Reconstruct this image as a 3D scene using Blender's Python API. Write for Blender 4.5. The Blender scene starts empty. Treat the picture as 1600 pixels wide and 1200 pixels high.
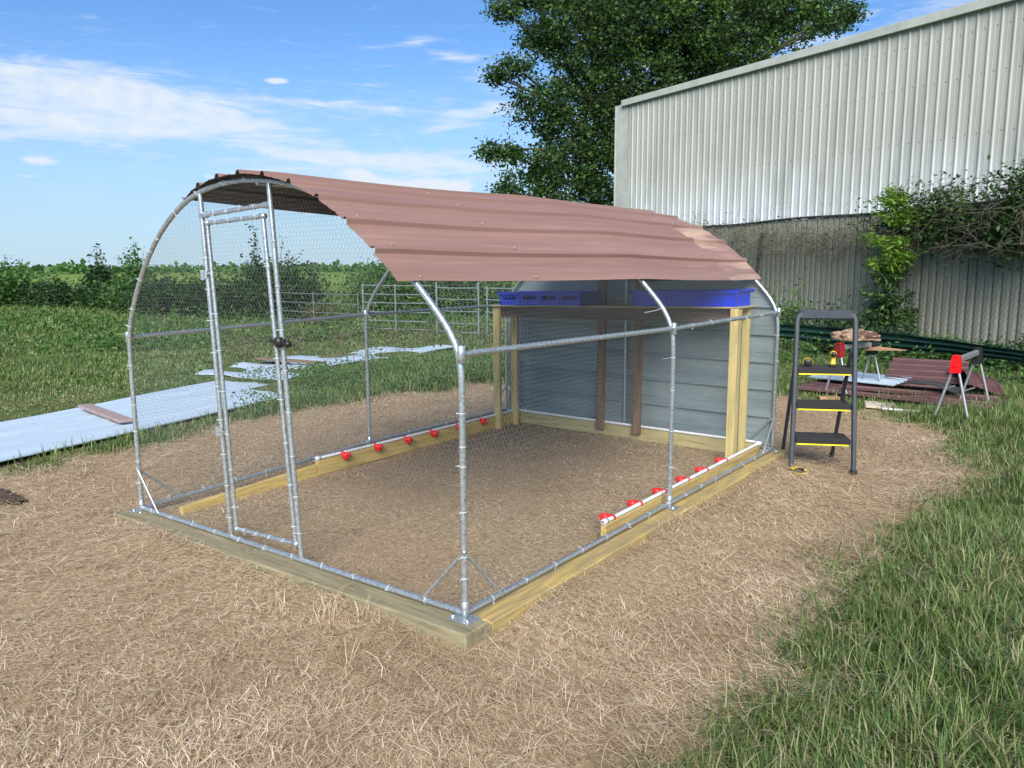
import bpy, math, random
import numpy as np
from mathutils import Vector, Matrix, noise as mnoise
random.seed(7); rng = np.random.default_rng(7)
S = bpy.context.scene
COL = S.collection
GZ = -0.10                      # ground level (z=0 is the coop's base rail)

# ------------------------------------------------------------------ camera
cam_d = bpy.data.cameras.new('camera'); cam = bpy.data.objects.new('camera', cam_d); COL.objects.link(cam)
R = ((0.79371817, 0.60826856, -0.00456287), (-0.08720091, 0.12120414, 0.98878995), (-0.60200287, 0.78442267, -0.1492435))
CAM = Vector((2.2528, -2.5664, 1.5951))
cam.matrix_world = Matrix(((R[0][0], R[1][0], -R[2][0], CAM.x), (R[0][1], R[1][1], -R[2][1], CAM.y),
                           (R[0][2], R[1][2], -R[2][2], CAM.z), (0, 0, 0, 1)))
cam_d.sensor_width = 36; cam_d.lens = 1205.8 / 1600 * 36; cam_d.clip_end = 9000; cam_d.clip_start = 0.05
S.camera = cam

# ------------------------------------------------------------------ sky, sun, exposure
SUN_EL, SUN_AZ = math.radians(36), math.radians(146)     # azimuth clockwise from +Y: light from the right, slightly behind the camera
w = bpy.data.worlds.new('World'); S.world = w; w.use_nodes = True
nt = w.node_tree; N = nt.nodes; L = nt.links
for n in list(N): N.remove(n)
def wn(t, **k):
    n = N.new(t)
    for a, b in k.items(): setattr(n, a, b)
    return n
def wm(op, a, b=None, c=None, clamp=False):
    n = wn('ShaderNodeMath', operation=op, use_clamp=clamp)
    for i, v in enumerate((a, b, c)):
        if v is None: continue
        if hasattr(v, 'links') or hasattr(v, 'is_linked'): L.new(v, n.inputs[i])
        else: n.inputs[i].default_value = v
    return n.outputs[0]
sky = wn('ShaderNodeTexSky', sky_type='NISHITA', sun_disc=False, sun_elevation=SUN_EL, sun_rotation=SUN_AZ,
         air_density=1.0, dust_density=0.15, ozone_density=2.5, altitude=0)
tc = wn('ShaderNodeTexCoord'); sep = wn('ShaderNodeSeparateXYZ'); L.new(tc.outputs['Generated'], sep.inputs[0])
az = wm('ARCTAN2', sep.outputs[0], sep.outputs[1]); el = wm('ARCSINE', sep.outputs[2])
cmb = wn('ShaderNodeCombineXYZ'); L.new(wm('MULTIPLY', az, 10.0), cmb.inputs[0]); L.new(wm('MULTIPLY', el, 60.0), cmb.inputs[1])
nz = wn('ShaderNodeTexNoise'); nz.inputs['Scale'].default_value = 1.5; nz.inputs['Detail'].default_value = 9; nz.inputs['Roughness'].default_value = 0.62; nz.inputs['Distortion'].default_value = 0.6
L.new(cmb.outputs[0], nz.inputs['Vector'])
cmb2 = wn('ShaderNodeCombineXYZ'); L.new(wm('MULTIPLY', az, 30.0), cmb2.inputs[0]); L.new(wm('MULTIPLY', el, 50.0), cmb2.inputs[1])
nz2 = wn('ShaderNodeTexNoise'); nz2.inputs['Scale'].default_value = 1.2; nz2.inputs['Detail'].default_value = 8; nz2.inputs['Roughness'].default_value = 0.55
L.new(cmb2.outputs[0], nz2.inputs['Vector'])
def blob(a0, e0, ra, re, rot=0.0, amp=1.0):
    da = wm('SUBTRACT', az, a0); de = wm('SUBTRACT', el, e0)
    c, s = math.cos(rot), math.sin(rot)
    u = wm('DIVIDE', wm('ADD', wm('MULTIPLY', da, c), wm('MULTIPLY', de, s)), ra)
    v = wm('DIVIDE', wm('SUBTRACT', wm('MULTIPLY', de, c), wm('MULTIPLY', da, s)), re)
    q = wm('ADD', wm('MULTIPLY', u, u), wm('MULTIPLY', v, v))
    return wm('MULTIPLY', wm('EXPONENT', wm('MULTIPLY', q, -1.0)), amp)
def total(bl):
    t = bl[0]
    for b in bl[1:]: t = wm('ADD', t, b)
    return t
cirrus = total([blob(-1.13, 0.195, .16, .022, -.08, 1.0), blob(-1.03, 0.176, .12, .014, -.12, 1.0), blob(-1.20, .165, .12, .03, 0, .9), blob(-1.09, .155, .12, .012, .05, .8),
    blob(-.86, .193, .13, .006, -.03, .85), blob(-.92, .140, .10, .011, -.10, .8), blob(-.80, .132, .16, .014, 0, .9), blob(-.72, .180, .07, .012, .25, .75),
    blob(-.77, .267, .04, .006, .2, .7), blob(-.72, .252, .04, .006, -.1, .65), blob(-.80, .11, .3, .02, 0, .55), blob(-.40, .25, .5, .05, .1, .5), blob(-1.6, .2, .35, .07, 0, .6), blob(.4, .3, .6, .1, .2, .6), blob(2.4, .35, .7, .1, 0, .6)])
cum = total([blob(-.937, .2175, .024, .0050, 0, 1.25), blob(-1.188, .116, .024, .0075, 0, 1.3), blob(-1.20, .099, .02, .004, 0, .9), blob(-1.165, .098, .012, .004, 0, .8),
    blob(-.845, .114, .035, .014, 0, 1.35), blob(-.735, .100, .045, .016, 0, 1.45), blob(-.79, .098, .035, .013, 0, 1.2), blob(-.90, .075, .06, .010, 0, .9), blob(-.83, .06, .07, .012, 0, .9), blob(-.14, .243, .03, .012, 0, 1.2), blob(-1.02, .108, .012, .006, 0, .8)])
mr1 = wn('ShaderNodeMapRange', interpolation_type='SMOOTHSTEP'); mr1.inputs[1].default_value = 1.08; mr1.inputs[2].default_value = 2.0
L.new(wm('ADD', wm('MULTIPLY', nz.outputs[0], 1.9), wm('MULTIPLY', cirrus, .72)), mr1.inputs[0])
mr2 = wn('ShaderNodeMapRange', interpolation_type='SMOOTHSTEP'); mr2.inputs[1].default_value = .82; mr2.inputs[2].default_value = 1.2
L.new(wm('ADD', wm('MULTIPLY', nz2.outputs[0], .9), wm('MULTIPLY', cum, .6)), mr2.inputs[0])
cl = wm('MAXIMUM', wm('MULTIPLY', wm('MULTIPLY', mr1.outputs[0], wm('ADD', wm('MULTIPLY', nz2.outputs[0], 1.3), .35)), .82), wm('MULTIPLY', mr2.outputs[0], .95), clamp=True)
mix = wn('ShaderNodeMix', data_type='RGBA'); L.new(cl, mix.inputs[0]); hz = wn('ShaderNodeMapRange', interpolation_type='SMOOTHSTEP'); hz.inputs[1].default_value = .29; hz.inputs[2].default_value = -.02; hz.inputs[4].default_value = .85; L.new(el, hz.inputs[0])
mixh = wn('ShaderNodeMix', data_type='RGBA'); L.new(hz.outputs[0], mixh.inputs[0])
tint = wn('ShaderNodeMix', data_type='RGBA', blend_type='MULTIPLY'); tint.inputs[0].default_value = 1; L.new(sky.outputs[0], tint.inputs[6]); tint.inputs[7].default_value = (.49, .69, .92, 1)
L.new(tint.outputs[2], mixh.inputs[6]); mixh.inputs[7].default_value = (2.9, 3.85, 4.8, 1)
L.new(mixh.outputs[2], mix.inputs[6]); mix.inputs[7].default_value = (4.6, 5.0, 5.5, 1)
bg = wn('ShaderNodeBackground'); bg.inputs[1].default_value = 0.105; L.new(mix.outputs[2], bg.inputs[0])
wo = wn('ShaderNodeOutputWorld'); L.new(bg.outputs[0], wo.inputs[0])
sd = bpy.data.lights.new('sun', 'SUN'); sd.energy = 4.3; sd.angle = math.radians(40); sd.color = (1, .94, .86)
so = bpy.data.objects.new('sun', sd); COL.objects.link(so)
sdir = Vector((math.sin(SUN_AZ) * math.cos(SUN_EL), math.cos(SUN_AZ) * math.cos(SUN_EL), math.sin(SUN_EL)))
so.rotation_euler = sdir.to_track_quat('Z', 'Y').to_euler()
S.view_settings.view_transform = 'Standard'; S.view_settings.look = 'None'; S.view_settings.gamma = 1
S.view_settings.use_curve_mapping = False; S.view_settings.exposure = 0.75
S.render.engine = 'CYCLES'
try: S.cycles.max_bounces = 6; S.cycles.transparent_max_bounces = 16
except Exception: pass

# ------------------------------------------------------------------ materials
def srgb(r, g, b):
    f = lambda c: ((c/255+.055)/1.055)**2.4 if c > 10 else c/255/12.92
    return (f(r), f(g), f(b), 1)
def mat(name, c1, c2=None, rough=.7, metal=0, scale=8, detail=6, stretch=None, bump=0, bscale=None, island=None, island2=None, trans=0, spots=None, spec=.5, contrast=(.35, .65)):
    m = bpy.data.materials.new(name); m.use_nodes = True; t = m.node_tree; n = t.nodes; l = t.links
    b = n['Principled BSDF']; b.inputs['Roughness'].default_value = rough; b.inputs['Metallic'].default_value = metal
    b.inputs['Specular IOR Level'].default_value = spec
    tcn = n.new('ShaderNodeTexCoord'); mp = n.new('ShaderNodeMapping'); l.new(tcn.outputs['Object'], mp.inputs[0])
    if stretch: mp.inputs['Scale'].default_value = stretch
    col = None
    if c2 is None:
        if c1 is not None: b.inputs['Base Color'].default_value = c1
    else:
        nn = n.new('ShaderNodeTexNoise'); nn.inputs['Scale'].default_value = scale; nn.inputs['Detail'].default_value = detail; nn.inputs['Roughness'].default_value = .62
        l.new(mp.outputs[0], nn.inputs['Vector'])
        r = n.new('ShaderNodeMapRange'); r.inputs[1].default_value, r.inputs[2].default_value = contrast; l.new(nn.outputs[0], r.inputs[0])
        mx = n.new('ShaderNodeMix'); mx.data_type = 'RGBA'; l.new(r.outputs[0], mx.inputs[0]); mx.inputs[6].default_value = c1; mx.inputs[7].default_value = c2
        col = mx.outputs[2]
    if island:                                # colour that changes from blade to blade / leaf to leaf
        g = n.new('ShaderNodeNewGeometry'); cr = n.new('ShaderNodeValToRGB'); l.new(g.outputs['Random Per Island'], cr.inputs[0])
        e = cr.color_ramp.elements
        while len(e) < len(island): e.new(.5)
        for i, (p, c) in enumerate(island): e[i].position = p; e[i].color = c
        if col is not None:
            mx = n.new('ShaderNodeMix'); mx.data_type = 'RGBA'; mx.blend_type = 'MULTIPLY'; mx.inputs[0].default_value = 1
            l.new(cr.outputs[0], mx.inputs[6]); l.new(col, mx.inputs[7]); col = mx.outputs[2]
        else: col = cr.outputs[0]
    if spots:
        sc, th, c3, amt = spots
        nn = n.new('ShaderNodeTexNoise'); nn.inputs['Scale'].default_value = sc; nn.inputs['Detail'].default_value = 5
        l.new(mp.outputs[0], nn.inputs['Vector'])
        r = n.new('ShaderNodeMapRange'); r.inputs[1].default_value, r.inputs[2].default_value = th, th+(.22 if 'stained' in name or 'faded' in name else .08); r.inputs[4].default_value = amt; l.new(nn.outputs[0], r.inputs[0])
        mx = n.new('ShaderNodeMix'); mx.data_type = 'RGBA'; l.new(r.outputs[0], mx.inputs[0]); mx.inputs[7].default_value = c3
        if col is not None: l.new(col, mx.inputs[6])
        else: mx.inputs[6].default_value = c1
        col = mx.outputs[2]
    if col is not None: l.new(col, b.inputs['Base Color'])
    if bump:
        nn = n.new('ShaderNodeTexNoise'); nn.inputs['Scale'].default_value = bscale or scale*3; nn.inputs['Detail'].default_value = 6
        l.new(mp.outputs[0], nn.inputs['Vector']); bn = n.new('ShaderNodeBump'); bn.inputs['Strength'].default_value = bump; bn.inputs['Distance'].default_value = .01
        l.new(nn.outputs[0], bn.inputs['Height']); l.new(bn.outputs[0], b.inputs['Normal'])
    if trans:
        tr = n.new('ShaderNodeBsdfTranslucent'); ms = n.new('ShaderNodeMixShader'); ms.inputs[0].default_value = trans
        if col is not None: l.new(col, tr.inputs[0])
        else: tr.inputs[0].default_value = c1
        l.new(b.outputs[0], ms.inputs[1]); l.new(tr.outputs[0], ms.inputs[2]); l.new(ms.outputs[0], n['Material Output'].inputs[0])
    return m
M = {}
M['galv'] = mat('galvanized', (.36, .41, .44, 1), (.62, .67, .69, 1), rough=.30, metal=.7, scale=90, spots=(60, .50, (.22, .25, .27, 1), .4), bump=.1, bscale=60)
M['roofscrew'] = mat('roof_screw', srgb(150, 128, 120), rough=.5)
M['wire'] = mat('wire', (.24, .27, .28, 1), rough=.45, metal=.35)
M['tie'] = mat('cable_tie', (.50, .55, .58, 1), rough=.4)
M['roofpaint'] = mat('faded_brown_paint', srgb(152, 120, 108), srgb(122, 94, 84), rough=.55, scale=1.2, stretch=(6, .25, 6), spots=(5, .60, srgb(172, 142, 130), .5), bump=.06, bscale=9, contrast=(.2, .8))
M['roofunder'] = mat('brown_paint_back', srgb(70, 66, 62), srgb(52, 48, 46), rough=.6, scale=4)
M['roofdirt'] = mat('faded_brown_paint_stained', srgb(152, 120, 110), srgb(126, 98, 90), rough=.6, scale=1.6, stretch=(9, .9, 9), spots=(.9, .50, srgb(196, 172, 142), .85), bump=.06, bscale=9)
M['brownmetal'] = mat('dark_brown_metal', srgb(100, 70, 68), srgb(78, 54, 52), rough=.5, scale=2.5, stretch=(6, 1, 6), spots=(4, .62, srgb(125, 105, 100), .6))
M['yellowpine'] = mat('treated_pine', srgb(200, 184, 124), srgb(172, 154, 98), rough=.75, scale=3, stretch=(14, 14, 1.1), spots=(4.0, .68, srgb(105, 75, 38), .8), bump=.15, bscale=14)
M['pine_y'] = mat('treated_pine_lengthwise', srgb(200, 176, 106), srgb(168, 144, 84), rough=.75, scale=3, stretch=(14, 1.1, 14), spots=(3.0, .70, srgb(110, 80, 40), .8), bump=.15, bscale=14)
M['pine_x'] = mat('treated_pine_crosswise', srgb(180, 168, 120), srgb(148, 138, 96), rough=.8, scale=3, stretch=(1.1, 14, 14), spots=(3.0, .66, srgb(110, 92, 58), .7), bump=.15, bscale=14)
M['greypine'] = mat('weathered_timber', srgb(140, 134, 106), srgb(108, 103, 80), rough=.85, scale=3, stretch=(1.0, 12, 12), spots=(5, .55, srgb(150, 130, 98), .7), bump=.25, bscale=12)
M['timber_side'] = mat('timber_side', srgb(182, 158, 92), srgb(132, 120, 88), rough=.85, scale=2.5, stretch=(12, 1.2, 12), spots=(1.5, .50, srgb(142, 128, 96), .7), bump=.2, bscale=12)
M['oldwood'] = mat('weathered_brown_board', srgb(104, 92, 80), srgb(76, 66, 56), rough=.85, scale=2.5, stretch=(1.0, 12, 12), spots=(5, .6, srgb(70, 52, 42), .7), bump=.3, bscale=10)
M['studwood'] = mat('brown_stud', srgb(128, 106, 82), srgb(96, 78, 60), rough=.85, scale=2.5, stretch=(12, 12, 1), spots=(7, .62, srgb(48, 34, 26), .8), bump=.3, bscale=10)
M['pvc'] = mat('white_pvc', (.78, .80, .80, 1), (.66, .68, .68, 1), rough=.35, scale=9)
M['red'] = mat('red_plastic', (.75, .008, .010, 1), rough=.28)
M['bluemetal'] = mat('bluegrey_sheet', srgb(136, 150, 152), srgb(116, 130, 134), rough=.45, metal=.15, scale=2, stretch=(.6, 4, 4), spots=(7, .60, srgb(150, 162, 166), .5))
M['darkred'] = mat('dull_red_plastic', (.20, .012, .015, 1), rough=.5)
M['blue'] = mat('blue_plastic', (.003, .032, .62, 1), (.002, .024, .50, 1), rough=.35, scale=5)
M['ladder'] = mat('charcoal_ladder', (.034, .044, .058, 1), (.026, .034, .045, 1), rough=.5, scale=14, spots=(40, .68, (.2, .2, .2, 1), .4))
M['black'] = mat('black_plastic', (.012, .012, .013, 1), rough=.45)
M['yellow'] = mat('yellow_plastic', (.75, .48, .01, 1), rough=.4)
M['yellowstrip'] = mat('yellow_strip', (.80, .66, .02, 1), rough=.5)
M['cream'] = mat('white_sheet', srgb(166, 186, 198), srgb(184, 200, 210), rough=.45, scale=1.2, stretch=(4, .6, 1), spots=(7, .64, srgb(150, 160, 160), .5))
M['plankgrey'] = mat('grey_plank', srgb(158, 142, 138), srgb(124, 108, 104), rough=.9, scale=6, stretch=(8, 1, 1), bump=.3)
M['silver'] = mat('silver_sheet', srgb(190, 205, 215), srgb(160, 178, 190), rough=.35, metal=.3, scale=4)
M['dark'] = mat('dark_rubber', srgb(62, 62, 60), srgb(44, 44, 42), rough=.7, scale=6)
M['cloth'] = mat('brown_cloth', srgb(158, 134, 110), srgb(88, 64, 50), rough=.95, scale=7, bump=.5, contrast=(.42, .58))
M['card'] = mat('cardboard', srgb(176, 142, 108), srgb(150, 118, 86), rough=.9, scale=5)
M['sawleg'] = mat('sawhorse_metal', (.32, .34, .36, 1), (.42, .44, .45, 1), rough=.4, metal=.6, scale=20)
M['slat'] = mat('grey_slat', srgb(164, 164, 148), srgb(132, 132, 118), rough=.8, scale=1.0, stretch=(3, 3, .6), spots=(1.6, .56, srgb(106, 106, 88), .7), bump=.2)
M['slatedge'] = mat('dark_rail', srgb(52, 54, 54), srgb(38, 40, 40), rough=.7, scale=5)
M['greennet'] = mat('green_net', (.006, .050, .040, 1), (.004, .034, .028, 1), rough=.55, scale=5)
M['chain'] = mat('chain_wire', srgb(84, 96, 92), rough=.6, metal=.2)
M['trim'] = mat('pale_trim', srgb(176, 180, 170), srgb(158, 162, 154), rough=.5, scale=2)
M['bark'] = mat('bark', srgb(96, 86, 74), srgb(62, 54, 46), rough=.95, scale=6, stretch=(4, 4, 1), bump=.5)
M['drystem'] = mat('dry_vine', srgb(108, 102, 88), srgb(72, 70, 60), rough=.95, scale=6)
M['soil'] = mat('dark_soil', srgb(80, 62, 50), srgb(46, 34, 28), rough=1, scale=20, bump=.8)
M['rail'] = mat('grey_rail', srgb(124, 136, 134), srgb(100, 112, 110), rough=.5, metal=.2, scale=6)
def leafmat(name, cs, tr=.35, patch=None):
    return mat(name, (1, 1, 1, 1) if patch else None, patch, scale=1.3, contrast=(.38, .62), rough=.5, island=[(i/(len(cs)-1), c) for i, c in enumerate(cs)], trans=tr, spec=.35)
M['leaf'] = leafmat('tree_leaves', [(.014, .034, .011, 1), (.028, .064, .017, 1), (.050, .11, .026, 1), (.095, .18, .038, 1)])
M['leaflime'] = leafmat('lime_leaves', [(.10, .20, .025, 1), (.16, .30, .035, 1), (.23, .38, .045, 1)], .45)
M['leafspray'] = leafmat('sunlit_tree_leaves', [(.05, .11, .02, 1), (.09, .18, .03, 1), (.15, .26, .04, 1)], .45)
M['leafdark'] = leafmat('bush_leaves', [(.018, .040, .014, 1), (.032, .075, .022, 1), (.05, .11, .03, 1)])
M['leafmid'] = leafmat('weed_leaves', [(.04, .10, .022, 1), (.07, .16, .034, 1), (.11, .22, .05, 1)])
M['leafdry'] = leafmat('dry_weed', [(.12, .10, .05, 1), (.17, .15, .08, 1), (.09, .12, .04, 1)])
M['grass'] = leafmat('grass_blades', [(.038, .085, .024, 1), (.09, .175, .040, 1), (.14, .24, .055, 1), (.23, .32, .10, 1), (.44, .40, .23, 1), (.10, .18, .08, 1)], patch=(.62, .70, .50, 1))
M['grassfar'] = leafmat('field_grass', [(.075, .15, .035, 1), (.12, .21, .055, 1), (.17, .26, .075, 1), (.30, .31, .15, 1)], patch=(.75, .78, .60, 1))
M['straw'] = mat('dry_straw', srgb(255, 255, 255), srgb(196, 188, 174), scale=1.1, rough=.8, island=[(0, srgb(134, 114, 90)), (.3, srgb(196, 172, 138)), (.65, srgb(222, 202, 168)), (1, srgb(250, 238, 212))], trans=.12, contrast=(.3, .7))

M['deadgrass'] = leafmat('dead_grass', [(.10, .09, .045, 1), (.20, .17, .085, 1), (.32, .28, .16, 1), (.50, .45, .30, 1)], .15)

# ------------------------------------------------------------------ helpers
def link(name, me, m, parent=None):
    o = bpy.data.objects.new(name, me); COL.objects.link(o)
    if m is not None and not me.materials:
        for q in (m if isinstance(m, (list, tuple)) else [m]): me.materials.append(q)
    if parent is not None: o.parent = parent
    return o
def tag(o, label=None, cat=None, group=None, kind=None):
    if label: o['label'] = label
    if cat: o['category'] = cat
    if group: o['group'] = group
    if kind: o['kind'] = kind
    return o
def empty(name, loc, label, cat, group=None, rz=0.0):
    o = bpy.data.objects.new(name, None); COL.objects.link(o); o.location = loc; o.rotation_euler.z = rz
    o.empty_display_size = .1
    return tag(o, label, cat, group)
class MB:
    def __init__(s): s.v = []; s.f = []; s.sm = []
    def add(s, vs, fs, smooth=False):
        k = len(s.v); s.v += [tuple(p) for p in vs]; s.f += [tuple(i+k for i in q) for q in fs]; s.sm += [smooth]*len(fs); return s
    def box(s, c, d, mtx=None, ch=0.0):
        x, y, z = d[0]/2, d[1]/2, d[2]/2
        if ch <= 0:
            vs = [Vector((i*x, j*y, k*z)) for i in (-1, 1) for j in (-1, 1) for k in (-1, 1)]
            fs = [(0, 1, 3, 2), (4, 6, 7, 5), (0, 4, 5, 1), (2, 3, 7, 6), (0, 2, 6, 4), (1, 5, 7, 3)]
        else:
            vs = []; ids = {}
            for i in (-1, 1):
                for j in (-1, 1):
                    for k in (-1, 1):
                        for a in range(3):
                            p = [i*x, j*y, k*z]
                            for b in range(3):
                                if b != a: p[b] -= (i, j, k)[b]*ch
                            ids[(i, j, k, a)] = len(vs); vs.append(Vector(p))
            fs = []
            for a in range(3):
                b, c2 = (a+1) % 3, (a+2) % 3
                for sg in (-1, 1):
                    q = []
                    for u, vv in ((-1, -1), (1, -1), (1, 1), (-1, 1)):
                        t = [0, 0, 0]; t[a] = sg; t[b] = u; t[c2] = vv; q.append(ids[(*t, a)])
                    fs.append(tuple(q if sg > 0 else q[::-1]))
                for u in (-1, 1):
                    for vv in (-1, 1):
                        t1 = [0, 0, 0]; t1[a] = -1; t1[b] = u; t1[c2] = vv; t2 = list(t1); t2[a] = 1
                        q = [ids[(*t1, b)], ids[(*t2, b)], ids[(*t2, c2)], ids[(*t1, c2)]]
                        fs.append(tuple(q if u*vv < 0 else q[::-1]))
            for i in (-1, 1):
                for j in (-1, 1):
                    for k in (-1, 1):
                        q = [ids[(i, j, k, a)] for a in range(3)]
                        fs.append(tuple(q if i*j*k > 0 else q[::-1]))
        c = Vector(c)
        vs = [(mtx @ p if mtx else p) + c for p in vs]
        return s.add(vs, fs)
    def beam(s, a, b, wd, th, up=(0, 0, 1), ch=.003):
        a, b = Vector(a), Vector(b); d = b-a; zx = d.normalized(); sx = zx.cross(Vector(up)).normalized(); uy = sx.cross(zx)
        m = Matrix((zx, sx, uy)).transposed()
        return s.box((a+b)/2, (d.length, wd, th), m, ch)
    def tube(s, pts, r, n=10, caps=True, closed=False):
        pts = [Vector(p) for p in pts]; rs = r if isinstance(r, (list, tuple)) else [r]*len(pts)
        t0 = (pts[1]-pts[0]).normalized(); u = t0.orthogonal().normalized(); vs = []; m = len(pts)
        for i, p in enumerate(pts):
            if closed: t = (pts[(i+1) % m]-pts[i-1]).normalized()
            else: t = (pts[min(i+1, m-1)]-pts[max(i-1, 0)]).normalized()
            u = (u - t*u.dot(t)).normalized(); v = t.cross(u)
            vs += [p + (u*math.cos(2*math.pi*k/n) + v*math.sin(2*math.pi*k/n))*rs[i] for k in range(n)]
        fs = [(i*n+k, i*n+(k+1) % n, (i+1)*n+(k+1) % n, (i+1)*n+k) for i in range(m-1) for k in range(n)]
        if closed: fs += [((m-1)*n+k, (m-1)*n+(k+1) % n, (k+1) % n, k) for k in range(n)]
        s.add(vs, fs, True)
        if caps and not closed: s.add(vs[:n], [tuple(range(n))[::-1]]); s.add(vs[-n:], [tuple(range(n))])
        return s
    def lathe(s, prof, c=(0, 0, 0), axis=(0, 0, 1), n=14):
        ax = Vector(axis).normalized(); u = ax.orthogonal().normalized(); v = ax.cross(u); c = Vector(c); vs = []
        for r, h in prof: vs += [c + ax*h + (u*math.cos(2*math.pi*k/n) + v*math.sin(2*math.pi*k/n))*max(r, 1e-4) for k in range(n)]
        m = len(prof)
        fs = [(i*n+k, i*n+(k+1) % n, (i+1)*n+(k+1) % n, (i+1)*n+k) for i in range(m-1) for k in range(n)]
        return s.add(vs, fs, True)
    def build(s, name, m, parent=None):
        me = bpy.data.meshes.new(name); me.from_pydata(s.v, [], s.f); me.polygons.foreach_set('use_smooth', s.sm); me.update()
        return link(name, me, m, parent)
def npmesh(name, V, F, m, parent=None, smooth=False, mi=None):
    """V (n,3); F (m,k) faces of equal size, or list of such arrays"""
    me = bpy.data.meshes.new(name); Fs = F if isinstance(F, list) else [F]
    me.vertices.add(len(V)); me.vertices.foreach_set('co', np.ascontiguousarray(V, dtype=np.float32).ravel())
    nl = sum(f.size for f in Fs); npoly = sum(len(f) for f in Fs)
    me.loops.add(nl); me.polygons.add(npoly)
    me.loops.foreach_set('vertex_index', np.concatenate([f.ravel() for f in Fs]).astype(np.int32))
    tot = np.concatenate([np.full(len(f), f.shape[1]) for f in Fs]); st = np.concatenate([[0], np.cumsum(tot)[:-1]])
    me.polygons.foreach_set('loop_start', st.astype(np.int32))
    if smooth: me.polygons.foreach_set('use_smooth', np.ones(npoly, dtype=bool))
    me.update(calc_edges=True); me.validate()
    o = link(name, me, m, parent)
    if mi is not None: me.polygons.foreach_set('material_index', np.asarray(mi, dtype=np.int32))
    return o
def wires(name, A, B, r, m, parent=None, n=3):
    A = np.asarray(A, float); B = np.asarray(B, float); d = B-A; d /= np.linalg.norm(d, axis=1)[:, None]+1e-9
    h = np.where(np.abs(d[:, 2:3]) < .9, np.array([[0, 0, 1.]]), np.array([[1., 0, 0]])); u = np.cross(d, h); u /= np.linalg.norm(u, axis=1)[:, None]; v = np.cross(d, u)
    rings = []
    for P in (A, B):
        for k in range(n):
            a = 2*math.pi*k/n; rings.append(P + (u*math.cos(a)+v*math.sin(a))*r)
    V = np.stack(rings, 1).reshape(-1, 3); base = np.arange(len(A))[:, None]*2*n
    F = np.concatenate([base + np.array([[k, (k+1) % n, n+(k+1) % n, n+k]]) for k in range(n)])
    return npmesh(name, V, F, m, parent)
def fnoise(x, y, s=1.0, seed=0):
    x = np.asarray(x)*s; y = np.asarray(y)*s; r = np.random.default_rng(seed+100); o = 0
    for i in range(7):
        a = r.uniform(0, 6.28); f = r.uniform(.6, 2.3); o = o + np.sin((x*np.cos(a)+y*np.sin(a))*f + r.uniform(0, 6.28) + 1.1*np.sin((x*np.sin(a)-y*np.cos(a))*f*.7))
    return o/7*1.6
def smooth(x, a, b):
    t = np.clip((x-a)/(b-a), 0, 1); return t*t*(3-2*t)
# the bare, straw-covered patch: polygon in metres
TAN = np.array([(-10, -2.6), (-6.6, -1.0), (-4.8, -.15), (-4.75, 1.04), (-5.25, 2.6), (-5.2, 4.07), (-4.9, 5.34), (-4.6, 6.6), (-3, 7.2), (-.8, 7.2), (.43, 6.7), (1.0, 5.9), (1.30, 4.6), (1.22, 3.4), (1.08, 2.2), (1.03, 1.3), (1.12, .5), (1.12, -.2), (1.2, -1.0), (1.9, -3), (3, -8), (-10, -8)])
def sdist(x, y):
    x = np.asarray(x, float); y = np.asarray(y, float); P = TAN; Q = np.roll(TAN, -1, 0); d = np.full(x.shape, 1e9); ins = np.zeros(x.shape, bool)
    for (ax, ay), (bx, by) in zip(P, Q):
        ex, ey = bx-ax, by-ay; t = np.clip(((x-ax)*ex+(y-ay)*ey)/(ex*ex+ey*ey), 0, 1)
        d = np.minimum(d, np.hypot(x-ax-t*ex, y-ay-t*ey))
        c = ((ay > y) != (by > y)) & (x < (bx-ax)*(y-ay)/((by-ay) if by != ay else 1e-9)+ax); ins ^= c
    return np.where(ins, -d, d)
def greenness(x, y):
    d = sdist(x, y) + .24*fnoise(x, y, 2.6, 3) + .17*fnoise(x, y, 8.0, 4) + .08*fnoise(x, y, 17.0, 5)
    return smooth(d, -.08, .40)
def gz(x, y):
    x = np.asarray(x, float); y = np.asarray(y, float)
    near = smooth(np.hypot(x+1, y-2), 3.2, 9)
    z = GZ + .010*fnoise(x, y, 2.2, 1) + .05*near*fnoise(x, y, .35, 2) + .03*smooth(sdist(x, y), 0, 1.2)
    z = z + .066*smooth(x, .10, .13)*smooth(x, .65, .16)*smooth(y, -.1, .4)*smooth(y, 4.6, 4.2)*(.75+.45*fnoise(y, x*0, 2.0, 12)) + .012*smooth(y, -.6, -.17)*smooth(y, -.10, -.15)*(x < 0)*(x > -3.3)
    sag = np.exp(-((y+.12)/.16)**2)*(x > -3.4)*(x < -.1)
    return z + .035*sag*(fnoise(x, y*0, 1.7, 9)+.2)

# ------------------------------------------------------------------ ground (one sheet to the horizon)
def axis(c, n, near, far):
    t = np.linspace(-1, 1, n); k = 9.0; s = np.sinh(k*t)/np.sinh(k); return c + s*far + t*near
gx = axis(-1, 300, 9, 4000); gy = axis(2.5, 300, 9, 4000)
X, Y = np.meshgrid(gx, gy, indexing='ij'); Z = gz(X, Y)
Z = Z - smooth(np.hypot(X, Y), 60, 400)*.4
V = np.stack([X, Y, Z], -1).reshape(-1, 3); nx, ny = X.shape
i, j = np.meshgrid(np.arange(nx-1), np.arange(ny-1), indexing='ij'); b = (i*ny+j).ravel()
F = np.stack([b, b+ny, b+ny+1, b+1], 1)
gm = bpy.data.materials.new('ground_material'); gm.use_nodes = True; t = gm.node_tree; n = t.nodes; l = t.links; B = n['Principled BSDF']
B.inputs['Roughness'].default_value = .95; B.inputs['Specular IOR Level'].default_value = .1
at = n.new('ShaderNodeAttribute'); at.attribute_name = 'green'; tcn = n.new('ShaderNodeTexCoord')
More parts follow.
